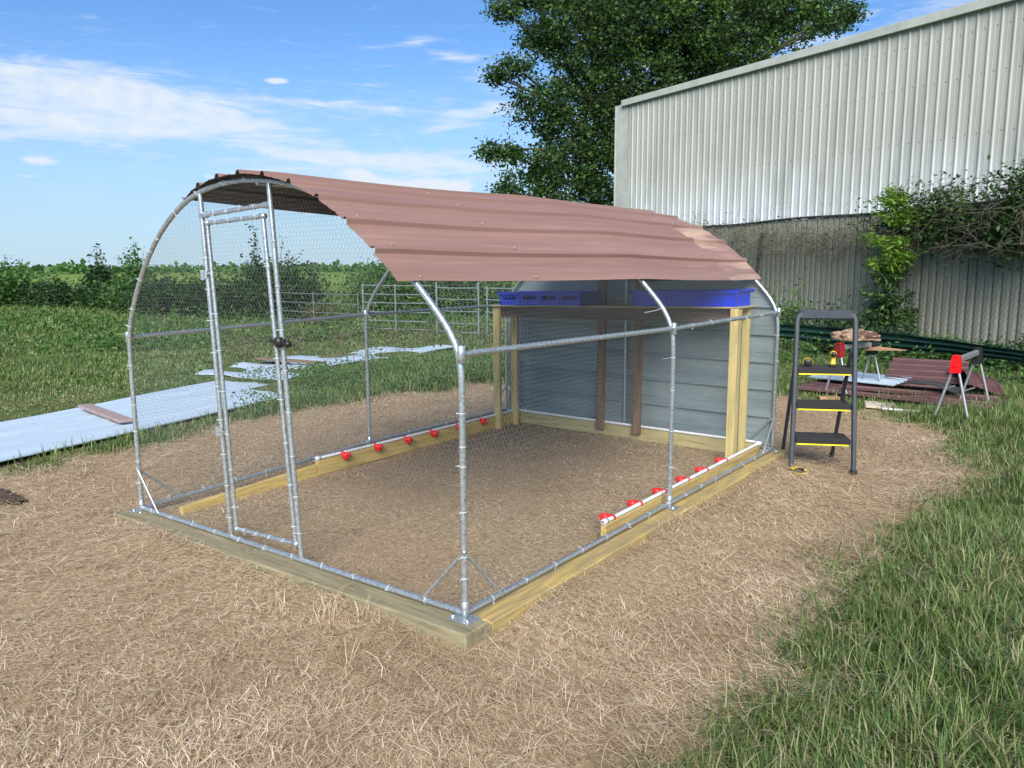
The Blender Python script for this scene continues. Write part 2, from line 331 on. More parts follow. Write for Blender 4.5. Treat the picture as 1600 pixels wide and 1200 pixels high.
def gnoise(sc, det, r0, r1):
    q = n.new('ShaderNodeTexNoise'); q.inputs['Scale'].default_value = sc; q.inputs['Detail'].default_value = det; q.inputs['Roughness'].default_value = .65
    l.new(tcn.outputs['Object'], q.inputs['Vector']); m_ = n.new('ShaderNodeMapRange'); m_.inputs[1].default_value = r0; m_.inputs[2].default_value = r1; l.new(q.outputs[0], m_.inputs[0]); return m_.outputs[0]
def gmix(f, a, b_):
    m_ = n.new('ShaderNodeMix'); m_.data_type = 'RGBA'; l.new(f, m_.inputs[0])
    for k, c in ((6, a), (7, b_)):
        if isinstance(c, tuple): m_.inputs[k].default_value = c
        else: l.new(c, m_.inputs[k])
    return m_.outputs[2]
tan = gmix(gnoise(38, 6, .35, .65), srgb(118, 100, 78), srgb(188, 166, 134)); tan = gmix(gnoise(1.3, 5, .35, .7), tan, srgb(156, 136, 108))
grn = gmix(gnoise(3.0, 8, .35, .65), (.050, .085, .025, 1), (.095, .135, .040, 1)); grn = gmix(gnoise(.25, 6, .45, .7), grn, (.13, .14, .06, 1))
far = gmix(gnoise(.006, 4, .4, .6), (.085, .15, .035, 1), (.17, .25, .05, 1))
at2 = n.new('ShaderNodeAttribute'); at2.attribute_name = 'far'
l.new(gmix(at2.outputs['Fac'], gmix(at.outputs['Fac'], tan, grn), far), B.inputs['Base Color'])
bn = n.new('ShaderNodeBump'); bn.inputs['Strength'].default_value = .6; bn.inputs['Distance'].default_value = .02; l.new(gnoise(60, 6, 0, 1), bn.inputs['Height']); l.new(bn.outputs[0], B.inputs['Normal'])
ground = npmesh('ground', V, F, gm, smooth=True); tag(ground, kind='structure')
for nm, arr in (('green', greenness(X, Y)), ('far', smooth(np.hypot(X, Y), 30, 70))):
    a_ = ground.data.attributes.new(nm, 'FLOAT', 'POINT'); a_.data.foreach_set('value', arr.ravel().astype(np.float32))

# ------------------------------------------------------------------ metal building behind
def corr(L_, z0f, z1f, pitch, depth, topw, flank, x0=0.0):
    """ribbed sheet running along +x in local space; returns verts, quad faces"""
    xs = []; x = 0
    while x < L_-1e-6:
        g = pitch-topw-2*flank
        for dx, dy in ((0, 0), (g*.33, 0), (g*.36, -.004), (g*.42, -.004), (g*.45, 0), (g, 0), (g+flank, -depth), (g+flank+topw, -depth)):
            xs.append((x+dx, dy))
        x += pitch
    xs.append((L_, 0))
    V = []; n_ = len(xs)
    for xx, yy in xs: V.append((xx, yy, z0f(x0+xx)))
    for xx, yy in xs: V.append((xx, yy, z1f(x0+xx)))
    F = [(k, k+1, n_+k+1, n_+k) for k in range(n_-1)]
    return V, F
m = bpy.data.materials.new('white_ribbed_wall'); m.use_nodes = True; t = m.node_tree; n = t.nodes; l = t.links; B = n['Principled BSDF']; B.inputs['Roughness'].default_value = .6; B.inputs['Specular IOR Level'].default_value = .35
tcn = n.new('ShaderNodeTexCoord'); g_ = n.new('ShaderNodeNewGeometry'); sp = n.new('ShaderNodeSeparateXYZ'); l.new(g_.outputs['Position'], sp.inputs[0])
def gnoise_p(sc, det, r0, r1, st=(1, 1, 1)):
    mp = n.new('ShaderNodeMapping'); mp.inputs['Scale'].default_value = st; l.new(g_.outputs['Position'], mp.inputs[0])
    q = n.new('ShaderNodeTexNoise'); q.inputs['Scale'].default_value = sc; q.inputs['Detail'].default_value = det; l.new(mp.outputs[0], q.inputs['Vector'])
    m_ = n.new('ShaderNodeMapRange'); m_.inputs[1].default_value = r0; m_.inputs[2].default_value = r1; l.new(q.outputs[0], m_.inputs[0]); return m_.outputs[0]
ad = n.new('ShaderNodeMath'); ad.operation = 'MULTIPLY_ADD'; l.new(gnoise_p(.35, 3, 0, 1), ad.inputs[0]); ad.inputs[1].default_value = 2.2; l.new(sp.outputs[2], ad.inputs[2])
zr = n.new('ShaderNodeMapRange'); zr.inputs[1].default_value = 4.3; zr.inputs[2].default_value = 6.4; l.new(ad.outputs[0], zr.inputs[0])   # greyer tone towards the top, with a noisy edge
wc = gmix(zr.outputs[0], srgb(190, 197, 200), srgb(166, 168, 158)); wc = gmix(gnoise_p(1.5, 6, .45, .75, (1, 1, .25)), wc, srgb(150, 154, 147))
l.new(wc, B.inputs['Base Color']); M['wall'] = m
bx = Vector((.938, -.3466, 0)); ang = math.atan2(bx.y, bx.x); P0 = Vector((-14.55, 26.55, 0))
bld = empty('metal_building', (P0.x, P0.y, GZ), 'tall white ribbed metal building rising behind the grey slatted fence', 'building', rz=ang)
ztop = 8.18-GZ
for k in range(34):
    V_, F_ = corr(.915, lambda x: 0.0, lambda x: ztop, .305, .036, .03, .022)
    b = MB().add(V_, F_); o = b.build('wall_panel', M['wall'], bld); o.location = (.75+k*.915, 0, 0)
    if k > 0: bpy.data.meshes.remove(o.data) if False else None
MB().box((.36, -.02, ztop/2), (.78, .012, ztop)).box((-.03, .2, ztop/2), (.05, .5, ztop)).build('corner_trim', M['trim'], bld)
b = MB(); b.beam((.45, -.09, ztop+.02), (.75+34*.915, -.09, ztop+.02), .12, .24, ch=.01); b.build('eave_trim', M['trim'], bld)
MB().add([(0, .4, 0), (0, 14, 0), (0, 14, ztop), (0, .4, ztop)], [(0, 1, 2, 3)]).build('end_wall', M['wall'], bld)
MB().add([(-.1, -.02, ztop+.16), (32, -.02, ztop+.16), (32, 7, ztop+1.4), (-.1, 7, ztop+1.4), (32, 14, ztop+.16), (-.1, 14, ztop+.16)], [(0, 1, 2, 3), (3, 2, 4, 5)]).build('roof', M['trim'], bld)
b = MB()
for k in range(100):
    for zz in (.6, 2.1, 3.6, 5.1, 6.6, 7.7): b.lathe([(.001, .012), (.012, .01), (.014, 0)], (.9+k*.305, -.0, zz+.02*math.sin(k*7)), (0, -1, 0), 5)
tag(b.build('wall_screw', M['slatedge'], bld), kind='stuff')

# ------------------------------------------------------------------ grey slatted fence with chain link and netting
F0 = Vector((-9.2, 20.3, 0)); F1 = Vector((6.0, 11.4, 0)); fd = (F1-F0); fl = fd.length; fd.normalize(); fang = math.atan2(fd.y, fd.x)
fen = empty('slatted_fence', (F0.x, F0.y, GZ), 'tall stained grey fence of upright slats below the white metal building', 'fence', rz=fang)
FH = 2.86
slm = [MB().add([(0.006, .0, 0), (.05, -.022, 0), (.125, -.022, 0), (.168, 0, 0), (.006, 0, FH), (.05, -.022, FH), (.125, -.022, FH), (.168, 0, FH), (.006, .012, 0), (.168, .012, 0), (.006, .012, FH), (.168, .012, FH)],
    [(0, 1, 5, 4), (1, 2, 6, 5), (2, 3, 7, 6), (9, 8, 10, 11), (8, 0, 4, 10), (3, 9, 11, 7), (4, 5, 6, 7), (10, 4, 7, 11)])]
me0 = None; k = 0; x = 0
while x < fl-.2:
    if me0 is None: o = slm[0].build('slat', M['slat'], fen); me0 = o.data
    else: o = bpy.data.objects.new('slat', me0); COL.objects.link(o); o.parent = fen
    o.location = (x, random.uniform(-.006, .006), random.uniform(-.03, .0)); o.rotation_euler.y = random.uniform(-.004, .004)
    x += .176; k += 1
MB().box((fl/2, .03, FH/2), (fl, .01, FH-.1)).build('backing', M['slatedge'], fen)
b = MB(); b.tube([(q, -.045, FH-.01+.02*math.sin(q*1.3)) for q in np.linspace(0, fl, 30)], .028, 8); b.build('top_rail', M['slatedge'], fen)
# chain link standing 35 cm in front
cf = empty('chain_link_fence', (F0.x, F0.y, GZ), 'thin chain link mesh with dark leaning posts standing just before the grey slats', 'fence', rz=fang)
A_ = []; B_ = []; h0, h1, y0 = .15, 2.5, -.40; p = .105
q = -(h1-h0)
while q < fl:
    for sg in (1, -1):
        a, bq = (q, h0), (q+(h1-h0)*.8, h1)
        if sg < 0: a, bq = (q, h1), (q+(h1-h0)*.8, h0)
        pa, pb = Vector((a[0], y0, a[1])), Vector((bq[0], y0, bq[1]))
        if pa.x > 0 and pb.x < fl: 
            pts = [pa.lerp(pb, t_) + Vector((0, .03*math.sin(6*t_+q), 0)) for t_ in (0, .33, .66, 1)]
            for u_, v_ in zip(pts, pts[1:]): A_.append(u_); B_.append(v_)
    q += p
tag(wires('chain_mesh', A_, B_, .0035, M['chain'], cf), kind='stuff')
for px_, ln in ((4.9, .35), (9.2, .5), (12.6, .15), (1.8, .2)):
    MB().tube([(px_, y0-.03, 0), (px_+ln, y0-.03, 2.55)], .045, 8).build('post', M['slatedge'], cf)
# sagging dark green netting, bunched low along the fence
nb = empty('green_netting', (-2.6, 11.9, GZ), 'dark green plastic netting sagging low across in front of the grey fence', 'netting')
NETP = [(-3.0, 12.2, .38), (-2.614, 12.0, .380), (-1.659, 11.7, .376), (-.903, 11.2, .385), (-.027, 10.6, .415), (.734, 10.0, .425), (1.464, 9.4, .415), (2.146, 8.6, .44)]
def netc(t_):
    tt = np.linspace(0, 1, len(NETP)); q_ = [float(np.interp(t_, tt, [p[i_] for p in NETP])) for i_ in range(3)]
    return Vector((q_[0]+2.6, q_[1]-11.9, q_[2]-GZ+.003*math.sin(t_*40)))
A_ = []; B_ = []
T = np.linspace(0, 1, 260)
for k_ in range(9):
    for i_ in range(len(T)-1):
        hh = .30*(.75+.25*math.sin(T[i_]*5+.2)); z_ = (k_/8-.5)*hh
        for j_ in (0, 1):
            off = Vector((0, .05*math.sin(k_*2.1+j_), z_)); off2 = Vector((0, .05*math.sin(k_*2.1+2.1+j_), z_+hh/8))
            if k_ < 8:
                a, c_ = netc(T[i_])+off, netc(T[i_+1])+off2
                if (i_+j_) % 2: a, c_ = netc(T[i_])+off2, netc(T[i_+1])+off
                A_.append(a); B_.append(c_)
tag(wires('net_strands', A_, B_, .0085, M['greennet'], nb), kind='stuff')
for zz in (-.17, .17):
    MB().tube([netc(t_)+Vector((0, 0, zz*(.8+.2*math.sin(t_*5+.6)))) for t_ in np.linspace(0, 1, 50)], .004, 6).build('net_fold', M['greennet'], nb)
for t_ in (0.02, .5, .98):
    c_ = netc(t_); MB().tube([(c_.x, c_.y+.08, -.02), (c_.x, c_.y+.08, c_.z+.22)], .018, 8).build('stake', M['slatedge'], nb)

# ------------------------------------------------------------------ foliage
def leaves(name, C, size, m, parent=None, up=.3, aspect=.5):
    C = np.asarray(C); n_ = len(C); sz = size*rng.uniform(.6, 1.3, n_)[:, None]
    d = rng.normal(size=(n_, 3)); d[:, 2] = d[:, 2]*.6-.15; d /= np.linalg.norm(d, axis=1)[:, None]
    q = rng.normal(size=(n_, 3)); q[:, 2] += up*2.5; w_ = np.cross(d, q); w_ /= np.linalg.norm(w_, axis=1)[:, None]+1e-9; nn = np.cross(w_, d)
    V = np.stack([C, C+d*sz*.5+w_*sz*aspect*.5+nn*sz*.06, C+d*sz, C+d*sz*.5-w_*sz*aspect*.5+nn*sz*.06], 1).reshape(-1, 3)
    b_ = np.arange(n_)[:, None]*4
    F = np.concatenate([b_+np.array([[0, 1, 2]]), b_+np.array([[0, 2, 3]])])
    return npmesh(name, V, F, m, parent)
def blobpts(c, r, nclump, per, spread, shell=.55, flat=1.0):
    c = np.array(c); r = np.array(r if hasattr(r, '__len__') else (r, r, r))
    d = rng.normal(size=(nclump, 3)); d /= np.linalg.norm(d, axis=1)[:, None]
    rad = (shell + (1-shell)*rng.random(nclump))[:, None]*(1+.22*rng.normal(size=(nclump, 1)))
    cc = c + d*r*rad
    P = cc[:, None, :] + rng.normal(size=(nclump, per, 3))*spread*np.array([1, 1, flat])
    return P.reshape(-1, 3), cc
def limb(b, a, c, r0, r1, wob=.08, n_=6):
    a, c = Vector(a), Vector(c); ln = (c-a).length; pts = []; rs = []
    o = [Vector((random.gauss(0, 1), random.gauss(0, 1), random.gauss(0, .5)))*ln*wob for _ in range(3)]
    for i_ in range(n_+1):
        t_ = i_/n_; p = a.lerp(c, t_) + (o[0]*math.sin(math.pi*t_) + o[1]*math.sin(2*math.pi*t_)*.5) + Vector((0, 0, ln*.06*math.sin(math.pi*t_)))
        pts.append(p); rs.append(r0+(r1-r0)*t_)
    b.tube(pts, rs, 6); return pts
# big tree behind the building's corner: limbs fork to leafy masses
def big_tree():
    base = Vector((-17.6, 33.0, GZ)); T_ = empty('broadleaf_tree', base, 'large dark green broadleaf tree rising behind the corner of the white metal building', 'tree')
    b = MB(); tr = [(0, 0, 0), (.15, .1, 2.5), (.1, .3, 5), (.5, 0, 7.5)]
    b.tube(tr, [.42, .34, .30, .26], 10); b.build('trunk', M['bark'], T_)
    # pixel, radius (m), depth of the leafy masses were surveyed from the photo; here as metres from the tree's foot
    lobes = []
    def at_(px, py, dep, r):
        x = (px-800)/1205.8; y = -(py-600)/1205.8
        d = Vector((R[0][i_]*x + R[1][i_]*y + R[2][i_] for i_ in range(3))); return CAM + d*dep - base, r
    for px, py, dep, r in SURVEY: lobes.append(at_(px, py, dep, r))
    lb = MB(); tw = MB(); P = []; PL = []
    for c, r in lobes:
        root = Vector((.3, .1, min(max(3.2, c.z*.55), 7.2)))
        pts = limb(lb, root, c, .09+.045*r, .04, .07)
        nn = int(34*r*r)+12
        pp, cc = blobpts(c, (r, r, r*.85), nn, 32, .24, .5, .6)
        P.append(pp)
        for q_ in cc[::9]: limb(tw, pts[random.choice((5, 6))], q_, .03, .010, .12, 3)
        # a few lighter sprays on the upper outside, sunlight put into their colour
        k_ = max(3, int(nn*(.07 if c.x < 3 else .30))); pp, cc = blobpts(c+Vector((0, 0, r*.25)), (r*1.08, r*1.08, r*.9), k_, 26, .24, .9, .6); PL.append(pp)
        for q_ in cc[::2]: limb(tw, pts[-1], q_, .025, .008, .12, 3)
    lb.build('limb', M['bark'], T_); tag(tw.build('twig', M['bark'], T_), kind='stuff')
    tag(leaves('crown', np.concatenate(P), .20, M['leaf'], T_), kind='stuff')
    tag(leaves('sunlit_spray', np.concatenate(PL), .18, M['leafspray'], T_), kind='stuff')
SURVEY = [(830, -10, 35, 1.1), (905, 40, 35, 2.4), (985, 10, 36, 3.0), (1075, 25, 36, 3.0), (1160, 40, 35, 2.4), (1235, 25, 35, 1.7), (1300, 25, 34, 1.0),
          (1000, 120, 37, 2.8), (1100, 110, 38, 2.4), (920, 150, 36, 2.2), (850, 165, 35, 1.5), (805, 105, 34, .55), (790, 15, 34, .6), (775, 120, 34, .35),
          (900, 240, 36, 1.9), (850, 270, 35, 1.25), (800, 240, 34, .6), (765, 238, 34, .35), (795, 300, 34, .7), (860, 310, 35, 1.0), (930, 300, 36, 1.5), (960, 230, 37, 1.8), (1010, 210, 38, 2.0), (900, -50, 36, 2.5), (1050, -70, 36, 3.0), (845, 60, 35, .9), (1330, 20, 34, .4), (1200, -50, 35, 2.2)]
big_tree()
def bush(name, loc, rx, ry, h, label, cat='bush', m='leafdark', nl=1500, size=.09, group=None, sprigs=0, mixm=None, stemh=None):
    T_ = empty(name, (loc[0], loc[1], float(gz(loc[0], loc[1]))), label, cat, group)
    nl = int(nl*1.8); size *= 1.15; b = MB(); nc = max(6, int(nl/18))
    pp, cc = blobpts((0, 0, h*.50), (rx, ry, h*.48), nc, 18, min(.22*h, .16), .12)
    pp[:, 2] = np.abs(pp[:, 2])
    for q_ in cc[::max(1, nc//24)]: limb(b, (random.uniform(-.2, .2)*rx, random.uniform(-.2, .2)*ry, 0), q_, .012+.008*h, .005, .1, 3)
    for k_ in range(sprigs):
        x_, y_ = random.uniform(-.7, .7)*rx, random.uniform(-.5, .5)*ry; top = (x_+random.gauss(0, .12), y_, h*random.uniform(1.05, 1.45)); limb(b, (x_, y_, h*.3), top, .014, .004, .05, 3)
        t_ = rng.random(26)[:, None]; pl = np.array([x_, y_, h*.6])*(1-t_)+np.array(top)*t_ + rng.normal(size=(26, 3))*.06; pp = np.concatenate([pp, pl])
    b.build('stem', M['bark'], T_)
    tag(leaves('foliage', pp, size, M[m], T_), kind='stuff')
    if mixm:
        p2, _ = blobpts((0, 0, h*.6), (rx*1.05, ry*1.05, h*.45), max(4, nc//4), 14, .10, .9); p2[:, 2] = np.abs(p2[:, 2]); tag(leaves('bright_foliage', p2, size, M[mixm], T_), kind='stuff')
    return T_
# hedgerow at the edge of the field, left to centre
HR = 'bushes of the hedgerow at the field edge'
bush('bush', (-36.2, 10.9), 2.2, 1.6, 2.0, 'pale olive rounded bush at the far left end of the hedgerow', m='leafmid', nl=2600, size=.16, group=HR, sprigs=5)
bush('bush', (-33.8, 12.0), 2.2, 1.4, 1.15, 'low dark bush between the olive bush and the spiky sapling clump', nl=2600, size=.15, group=HR)
bush('sapling', (-30.8, 12.6), .6, .5, 1.95, 'spiky sapling with bare twigs, left of the pair of leafy saplings', 'sapling', nl=1500, size=.15, sprigs=5, group='saplings in the hedgerow')
bush('sapling', (-29.4, 13.4), .8, .6, 2.2, 'leafy light green sapling standing out of the hedgerow just left of the coop', 'sapling', m='leafmid', nl=1600, size=.15, sprigs=6, group='saplings in the hedgerow')
bush('bush', (-30.2, 12.8), 2.2, 1.2, 1.25, 'dark green bush at the foot of the two small saplings', nl=2600, size=.14, group=HR)
bush('bush', (-27.2, 12.2), 2.0, 1.2, 1.35, 'bright green bush left of the front arch of the coop', m='leafmid', nl=2400, size=.13, group=HR)
bush('bush', (-24.0, 11.4), 1.9, 1.1, 1.40, 'dark bush seen through the left arch mesh beside the door', nl=2800, size=.12, group=HR)
bush('bush', (-22.0, 12.0), 1.5, 1.1, 1.45, 'dark bush seen left of the door frame of the coop', nl=2400, size=.12, group=HR)
bush('bush', (-20.1, 12.3), 1.3, 1.1, 1.62, 'dark bush seen through the door opening below the tall sprig', nl=2600, size=.11, group=HR)
bush('sapling', (-20.0, 12.7), .35, .3, 2.35, 'tall thin sprig seen through the coop door above the hedgerow', 'sapling', nl=420, size=.13, sprigs=2, group='saplings in the hedgerow')
bush('bush', (-18.2, 12.7), 1.35, 1.1, 1.85, 'tallest dark round bush, right of the door at the end of the cattle panels', nl=3600, size=.11, group=HR, sprigs=4)
for k_, (x_, y_, h_) in enumerate([(-17.2, 15.6, 1.72), (-15.7, 16.2, 1.78), (-14.2, 16.8, 1.82), (-12.8, 17.4, 1.75), (-11.4, 17.9, 1.75), (-9.9, 18.8, 1.8)]):
    bush('bush', (x_, y_), 1.5, .9, h_+.08, ['bright green bush behind the left end of the cattle panels', 'bright green bush behind the cattle gate, left one of two', 'bright green bush behind the cattle gate, right one of two', 'bright green bush behind the panel right of the gate', 'green bush partly hidden behind the shelf corner', 'green bush hidden mostly behind the coop back wall'][k_], m='leafmid', nl=4600, size=.11, group='green bushes behind the cattle panels', mixm='leaflime' if k_ % 2 else None)
bush('bush', (-16.2, 12.2), .9, .5, .55, 'brownish dry weed clump at the foot of the left cattle panel', m='leafdry', nl=700, size=.08)
# growth around the grey fence on the right
FB = 'green bushes along the foot of the grey fence'
for (x_, y_, rx_, h_, mm, lab) in [(-2.9, 13.3, .7, 1.3, 'leafmid', 'leafy bush between the coop back corner and the step ladder'), (-1.8, 13.0, .8, 1.0, 'leafdark', 'dark bush seen through the ladder rails'),
        (-.75, 12.6, .8, .95, 'leafdark', 'dark bush right behind the brown crumpled cloth'), (.2, 12.2, .7, .75, 'leafmid', 'low bush behind the left edge of the brown sheet stack'), (1.0, 12.0, .7, .75, 'leafdark', 'low dark bush behind the brown sheet stack'),
        (2.0, 10.6, .75, .95, 'leafmid', 'bright bush at the right end of the brown sheet stack'), (2.5, 12.0, .9, 1.3, 'leafmid', 'tall green growth at the right frame edge below the vines')]:
    bush('bush', (x_, y_), rx_, .4, h_*(.85 if x_ < -1 else .55), lab, m=mm, nl=900, size=.075, group=FB, sprigs=2, mixm=None)
bush('bush', (-7.6, 20.6), .5, .4, 3.35, 'small leafy top showing above the rear end of the coop roof', m='leafmid', nl=700, size=.12)
def vine_mass(name, loc, pts_r, label, m, nl, size, stems=14, dry=0):
    T_ = empty(name, loc, label, 'vine'); b = MB(); P = []
    for (c, r) in pts_r:
        pp, cc = blobpts(c, r, max(6, int(nl*r[0]*r[2]/2.2)), 14, .11, .15); P.append(pp)
        for q_ in cc[::12]: limb(b, Vector(c)+Vector((random.gauss(0, r[0]*.5), 0, -r[2]*.8)), q_, .010, .004, .16, 4)
        for _ in range(dry):
            a = Vector(c)+Vector((random.uniform(-1, 1)*r[0], random.uniform(-1, 1)*r[1], random.uniform(-.9, .5)*r[2])); limb(b, a, a+Vector((random.gauss(0, .45), random.gauss(0, .08), random.gauss(-.15, .35))), .0045, .002, .22, 5)
    tag(b.build('stem', M['drystem'], T_), kind='stuff')
    tag(leaves('foliage', np.concatenate(P), size, M[m], T_), kind='stuff')
def fpt(s_, off, z_): q = F0+fd*s_; return Vector((q.x-fd.y*(-off)*-1*-1, q.y, 0)) if False else Vector((q.x+fd.y*off, q.y-fd.x*off, z_))
def fl_(s_, off, z_): return fpt(s_, off, z_)-Vector((F0.x, F0.y, GZ))
vl = (F0.x, F0.y, GZ)
vine_mass('dry_vine', vl, [(fl_(s_, .25, z_), (.85, .22, .5)) for s_, z_ in ((2.6, 2.5), (3.8, 2.4), (5.0, 2.35), (6.1, 2.3), (7.2, 2.3), (8.3, 2.35))], 'tangle of dry brown vines along the left top of the grey fence', 'leafdark', 60, .06, dry=150)
vine_mass('vine', vl, [(fl_(s_, .3, z_), (.8, .28, h_)) for s_, z_, h_ in ((9.3, 2.5, .35), (10.2, 2.45, .55), (10.8, 2.35, .65), (11.5, 2.4, .6), (12.2, 2.4, .7), (10.3, 2.95, .25), (12.0, 3.0, .25))], 'dark green creeper draped over the fence top right of the lime sapling', 'leaf', 420, .10, dry=60)
vine_mass('vine', vl, [(fl_(s_, .5, z_), (.7, .35, h_)) for s_, z_, h_ in ((12.3, 2.4, .7), (12.9, 2.6, .8), (12.5, 3.15, .3))], 'thick dark creeper hanging at the right frame edge of the fence', 'leaf', 620, .11, dry=40)
# lime-green sapling before the fence
T_ = empty('sapling', fpt(9.55, .75, GZ), 'lime green sapling growing up in front of the grey fence', 'sapling'); b = MB()
limb(b, (0, 0, 0), (.1, 0, 2.9), .03, .01, .03, 6); P = []; PD = []
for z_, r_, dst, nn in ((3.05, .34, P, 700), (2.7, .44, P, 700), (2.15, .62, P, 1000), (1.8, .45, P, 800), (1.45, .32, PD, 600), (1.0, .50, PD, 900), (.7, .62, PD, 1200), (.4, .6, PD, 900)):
    for k_ in range(9):
        a = random.uniform(0, 6.28); e = Vector((math.cos(a)*r_, math.sin(a)*r_*.6, z_+random.uniform(-.05, .22))); limb(b, (.03*z_, 0, z_-.15), e, .010, .004, .06, 3)
        t_ = rng.random(nn//9)[:, None]; s0 = np.array([.03*z_, 0, z_-.15]); dst.append(s0*(1-t_)+np.array(e)*t_+rng.normal(size=(nn//9, 3))*.06)
b.build('stem', M['bark'], T_); tag(leaves('foliage', np.concatenate(P), .12, M['leaflime'], T_, aspect=.34), kind='stuff'); tag(leaves('shaded_foliage', np.concatenate(PD), .12, M['leaf'], T_, aspect=.34), kind='stuff')  # lower leaves take a darker leaf colour as painted shade
# distant tree line on the horizon
P = []
for k_ in range(420):
    a = math.radians(random.uniform(-85, 5)); d_ = random.uniform(420, 700); c = (CAM.x+math.sin(a)*d_, CAM.y+math.cos(a)*d_, 1.2)
    P.append(rng.normal(size=(26, 3))*np.array([9, 9, 1.3])+np.array(c))
P = np.concatenate(P); P[:, 2] = np.abs(P[:, 2]); tag(leaves('distant_tree_line', P, 3.2, M['leafmid'], aspect=.9), kind='stuff')

# ------------------------------------------------------------------ cattle panels
def cattle(x0, y0_, x1, y1, rails, label, posts=(0, 1), h=1.3, wd=.022, name='livestock_fence'):
    T_ = empty(name, (x0, y0_, GZ), label, 'livestock panel', 'grey metal livestock panels behind the coop'); d = Vector((x1-x0, y1-y0_, 0))
    for z_ in rails: MB().tube([(0, 0, z_), d*.5+Vector((0, 0, z_-.012)), d+Vector((0, 0, z_))], wd*.75, 6).build('rail', M['rail'], T_)
    for t_ in posts: p = d*t_; MB().tube([p, p+Vector((0, 0, h))], wd, 8).build('post', M['rail'], T_)
    return T_
cattle(-17.4, 11.4, -13.6, 11.35, (.25, .48, .74, 1.0), 'left livestock panel with thin rails beside the dark round bush', (0, .5, 1), 1.05, .014)
T_ = cattle(-13.5, 11.4, -11.42, 11.85, (.12, .33, .56, .80, 1.02, 1.25), 'left livestock gate framed between the mid hoop post and a thicker post', (0.02, .5), 1.28, .024, 'cattle_gate')
cattle(-11.3, 11.95, -9.95, 12.0, (.10, .32, .62, .92, 1.2), 'middle livestock gate seen behind the front arch pipe', (0, 1), 1.35, .026, 'cattle_gate')
cattle(-9.8, 12.05, -6.2, 12.7, (.10, .32, .62, .92, 1.2), 'right livestock gate running behind the shelf posts', (0.02, .33, .66, 1), 1.25, .022, 'cattle_gate')

# ------------------------------------------------------------------ sheets lying in the grass
def flatsheet(name, corners, label, m, z=.035, th=.012, wav=.012, seams=4, nu=24, cat='sheet', group=None):
    c = [Vector((a[0], a[1], 0)) for a in corners]; o0 = c[0]; nv = 12; top = []
    for i_ in range(nu+1):
        for j_ in range(nv+1):
            u, v = i_/nu, j_/nv; p = (c[0].lerp(c[1], u)).lerp(c[3].lerp(c[2], u), v)
            q = p-o0; top.append((q.x, q.y, z+wav*math.sin(u*9+v*3)*math.sin(v*5+1)+(.008 if j_ % 4 == 0 else 0)))
    F_ = [(i_*(nv+1)+j_, (i_+1)*(nv+1)+j_, (i_+1)*(nv+1)+j_+1, i_*(nv+1)+j_+1) for i_ in range(nu) for j_ in range(nv)]
    V_ = top+[(a, b_, h-th) for a, b_, h in top]; k_ = len(top); F2 = F_+[tuple(x+k_ for x in f[::-1]) for f in F_]
    bd = [i_*(nv+1) for i_ in range(nu+1)]+[nu*(nv+1)+j_ for j_ in range(1, nv+1)]+[i_*(nv+1)+nv for i_ in range(nu-1, -1, -1)]+[j_ for j_ in range(nv-1, 0, -1)]
    F2 += [(a, bd[(q_+1) % len(bd)], bd[(q_+1) % len(bd)]+k_, a+k_)[::-1] for q_, a in enumerate(bd)]
    me = bpy.data.meshes.new(name); me.from_pydata(V_, [], F2); me.update(); o = link(name, me, m); o.location = (o0.x, o0.y, GZ)
    return tag(o, label, cat, group)
SG = 'pale sheets laid flat in the grass left of the coop'
flatsheet('metal_sheet', [(-6.55, -1.9), (-8.10, 3.83), (-7.15, 4.0), (-5.75, -1.7)], 'pale blue white sheet farther from the coop, under the far end of the plank', M['cream'], z=.05, group=SG)
flatsheet('metal_sheet', [(-5.85, -1.95), (-7.35, 3.55), (-6.05, 3.5), (-4.75, -1.9)], 'pale blue white sheet nearest the coop, under the near end of the plank', M['cream'], z=.064, group=SG)
flatsheet('metal_sheet', [(-8.95, 3.9), (-9.55, 5.2), (-7.95, 5.7), (-7.3, 4.45)], 'small pale sheet in the grass seen between the two door posts', M['cream'], z=.07, wav=.03, group=SG)
flatsheet('metal_sheet', [(-9.35, 5.45), (-9.2, 8.3), (-8.2, 9.3), (-7.9, 5.6)], 'crumpled pale sheet farthest back in the grass, behind the door latch', M['cream'], z=.09, wav=.05, group=SG)
o = MB().box((0, 0, 0), (1.35, .14, .035), ch=.004).build('wooden_plank', M['plankgrey']); o.location = (-6.56, 1.40, GZ+.105); o.rotation_euler = (0, .0, math.radians(-7)); tag(o, 'narrow grey weathered plank laid across the pale sheets', 'plank')
o = MB().box((0, 0, 0), (1.5, .14, .035), ch=.004).build('wooden_plank', M['studwood']); o.location = (-8.6, 5.42, GZ+.16); o.rotation_euler = (0, 0, math.radians(8)); tag(o, 'dark brown plank lying between the two rear pale sheets', 'plank')

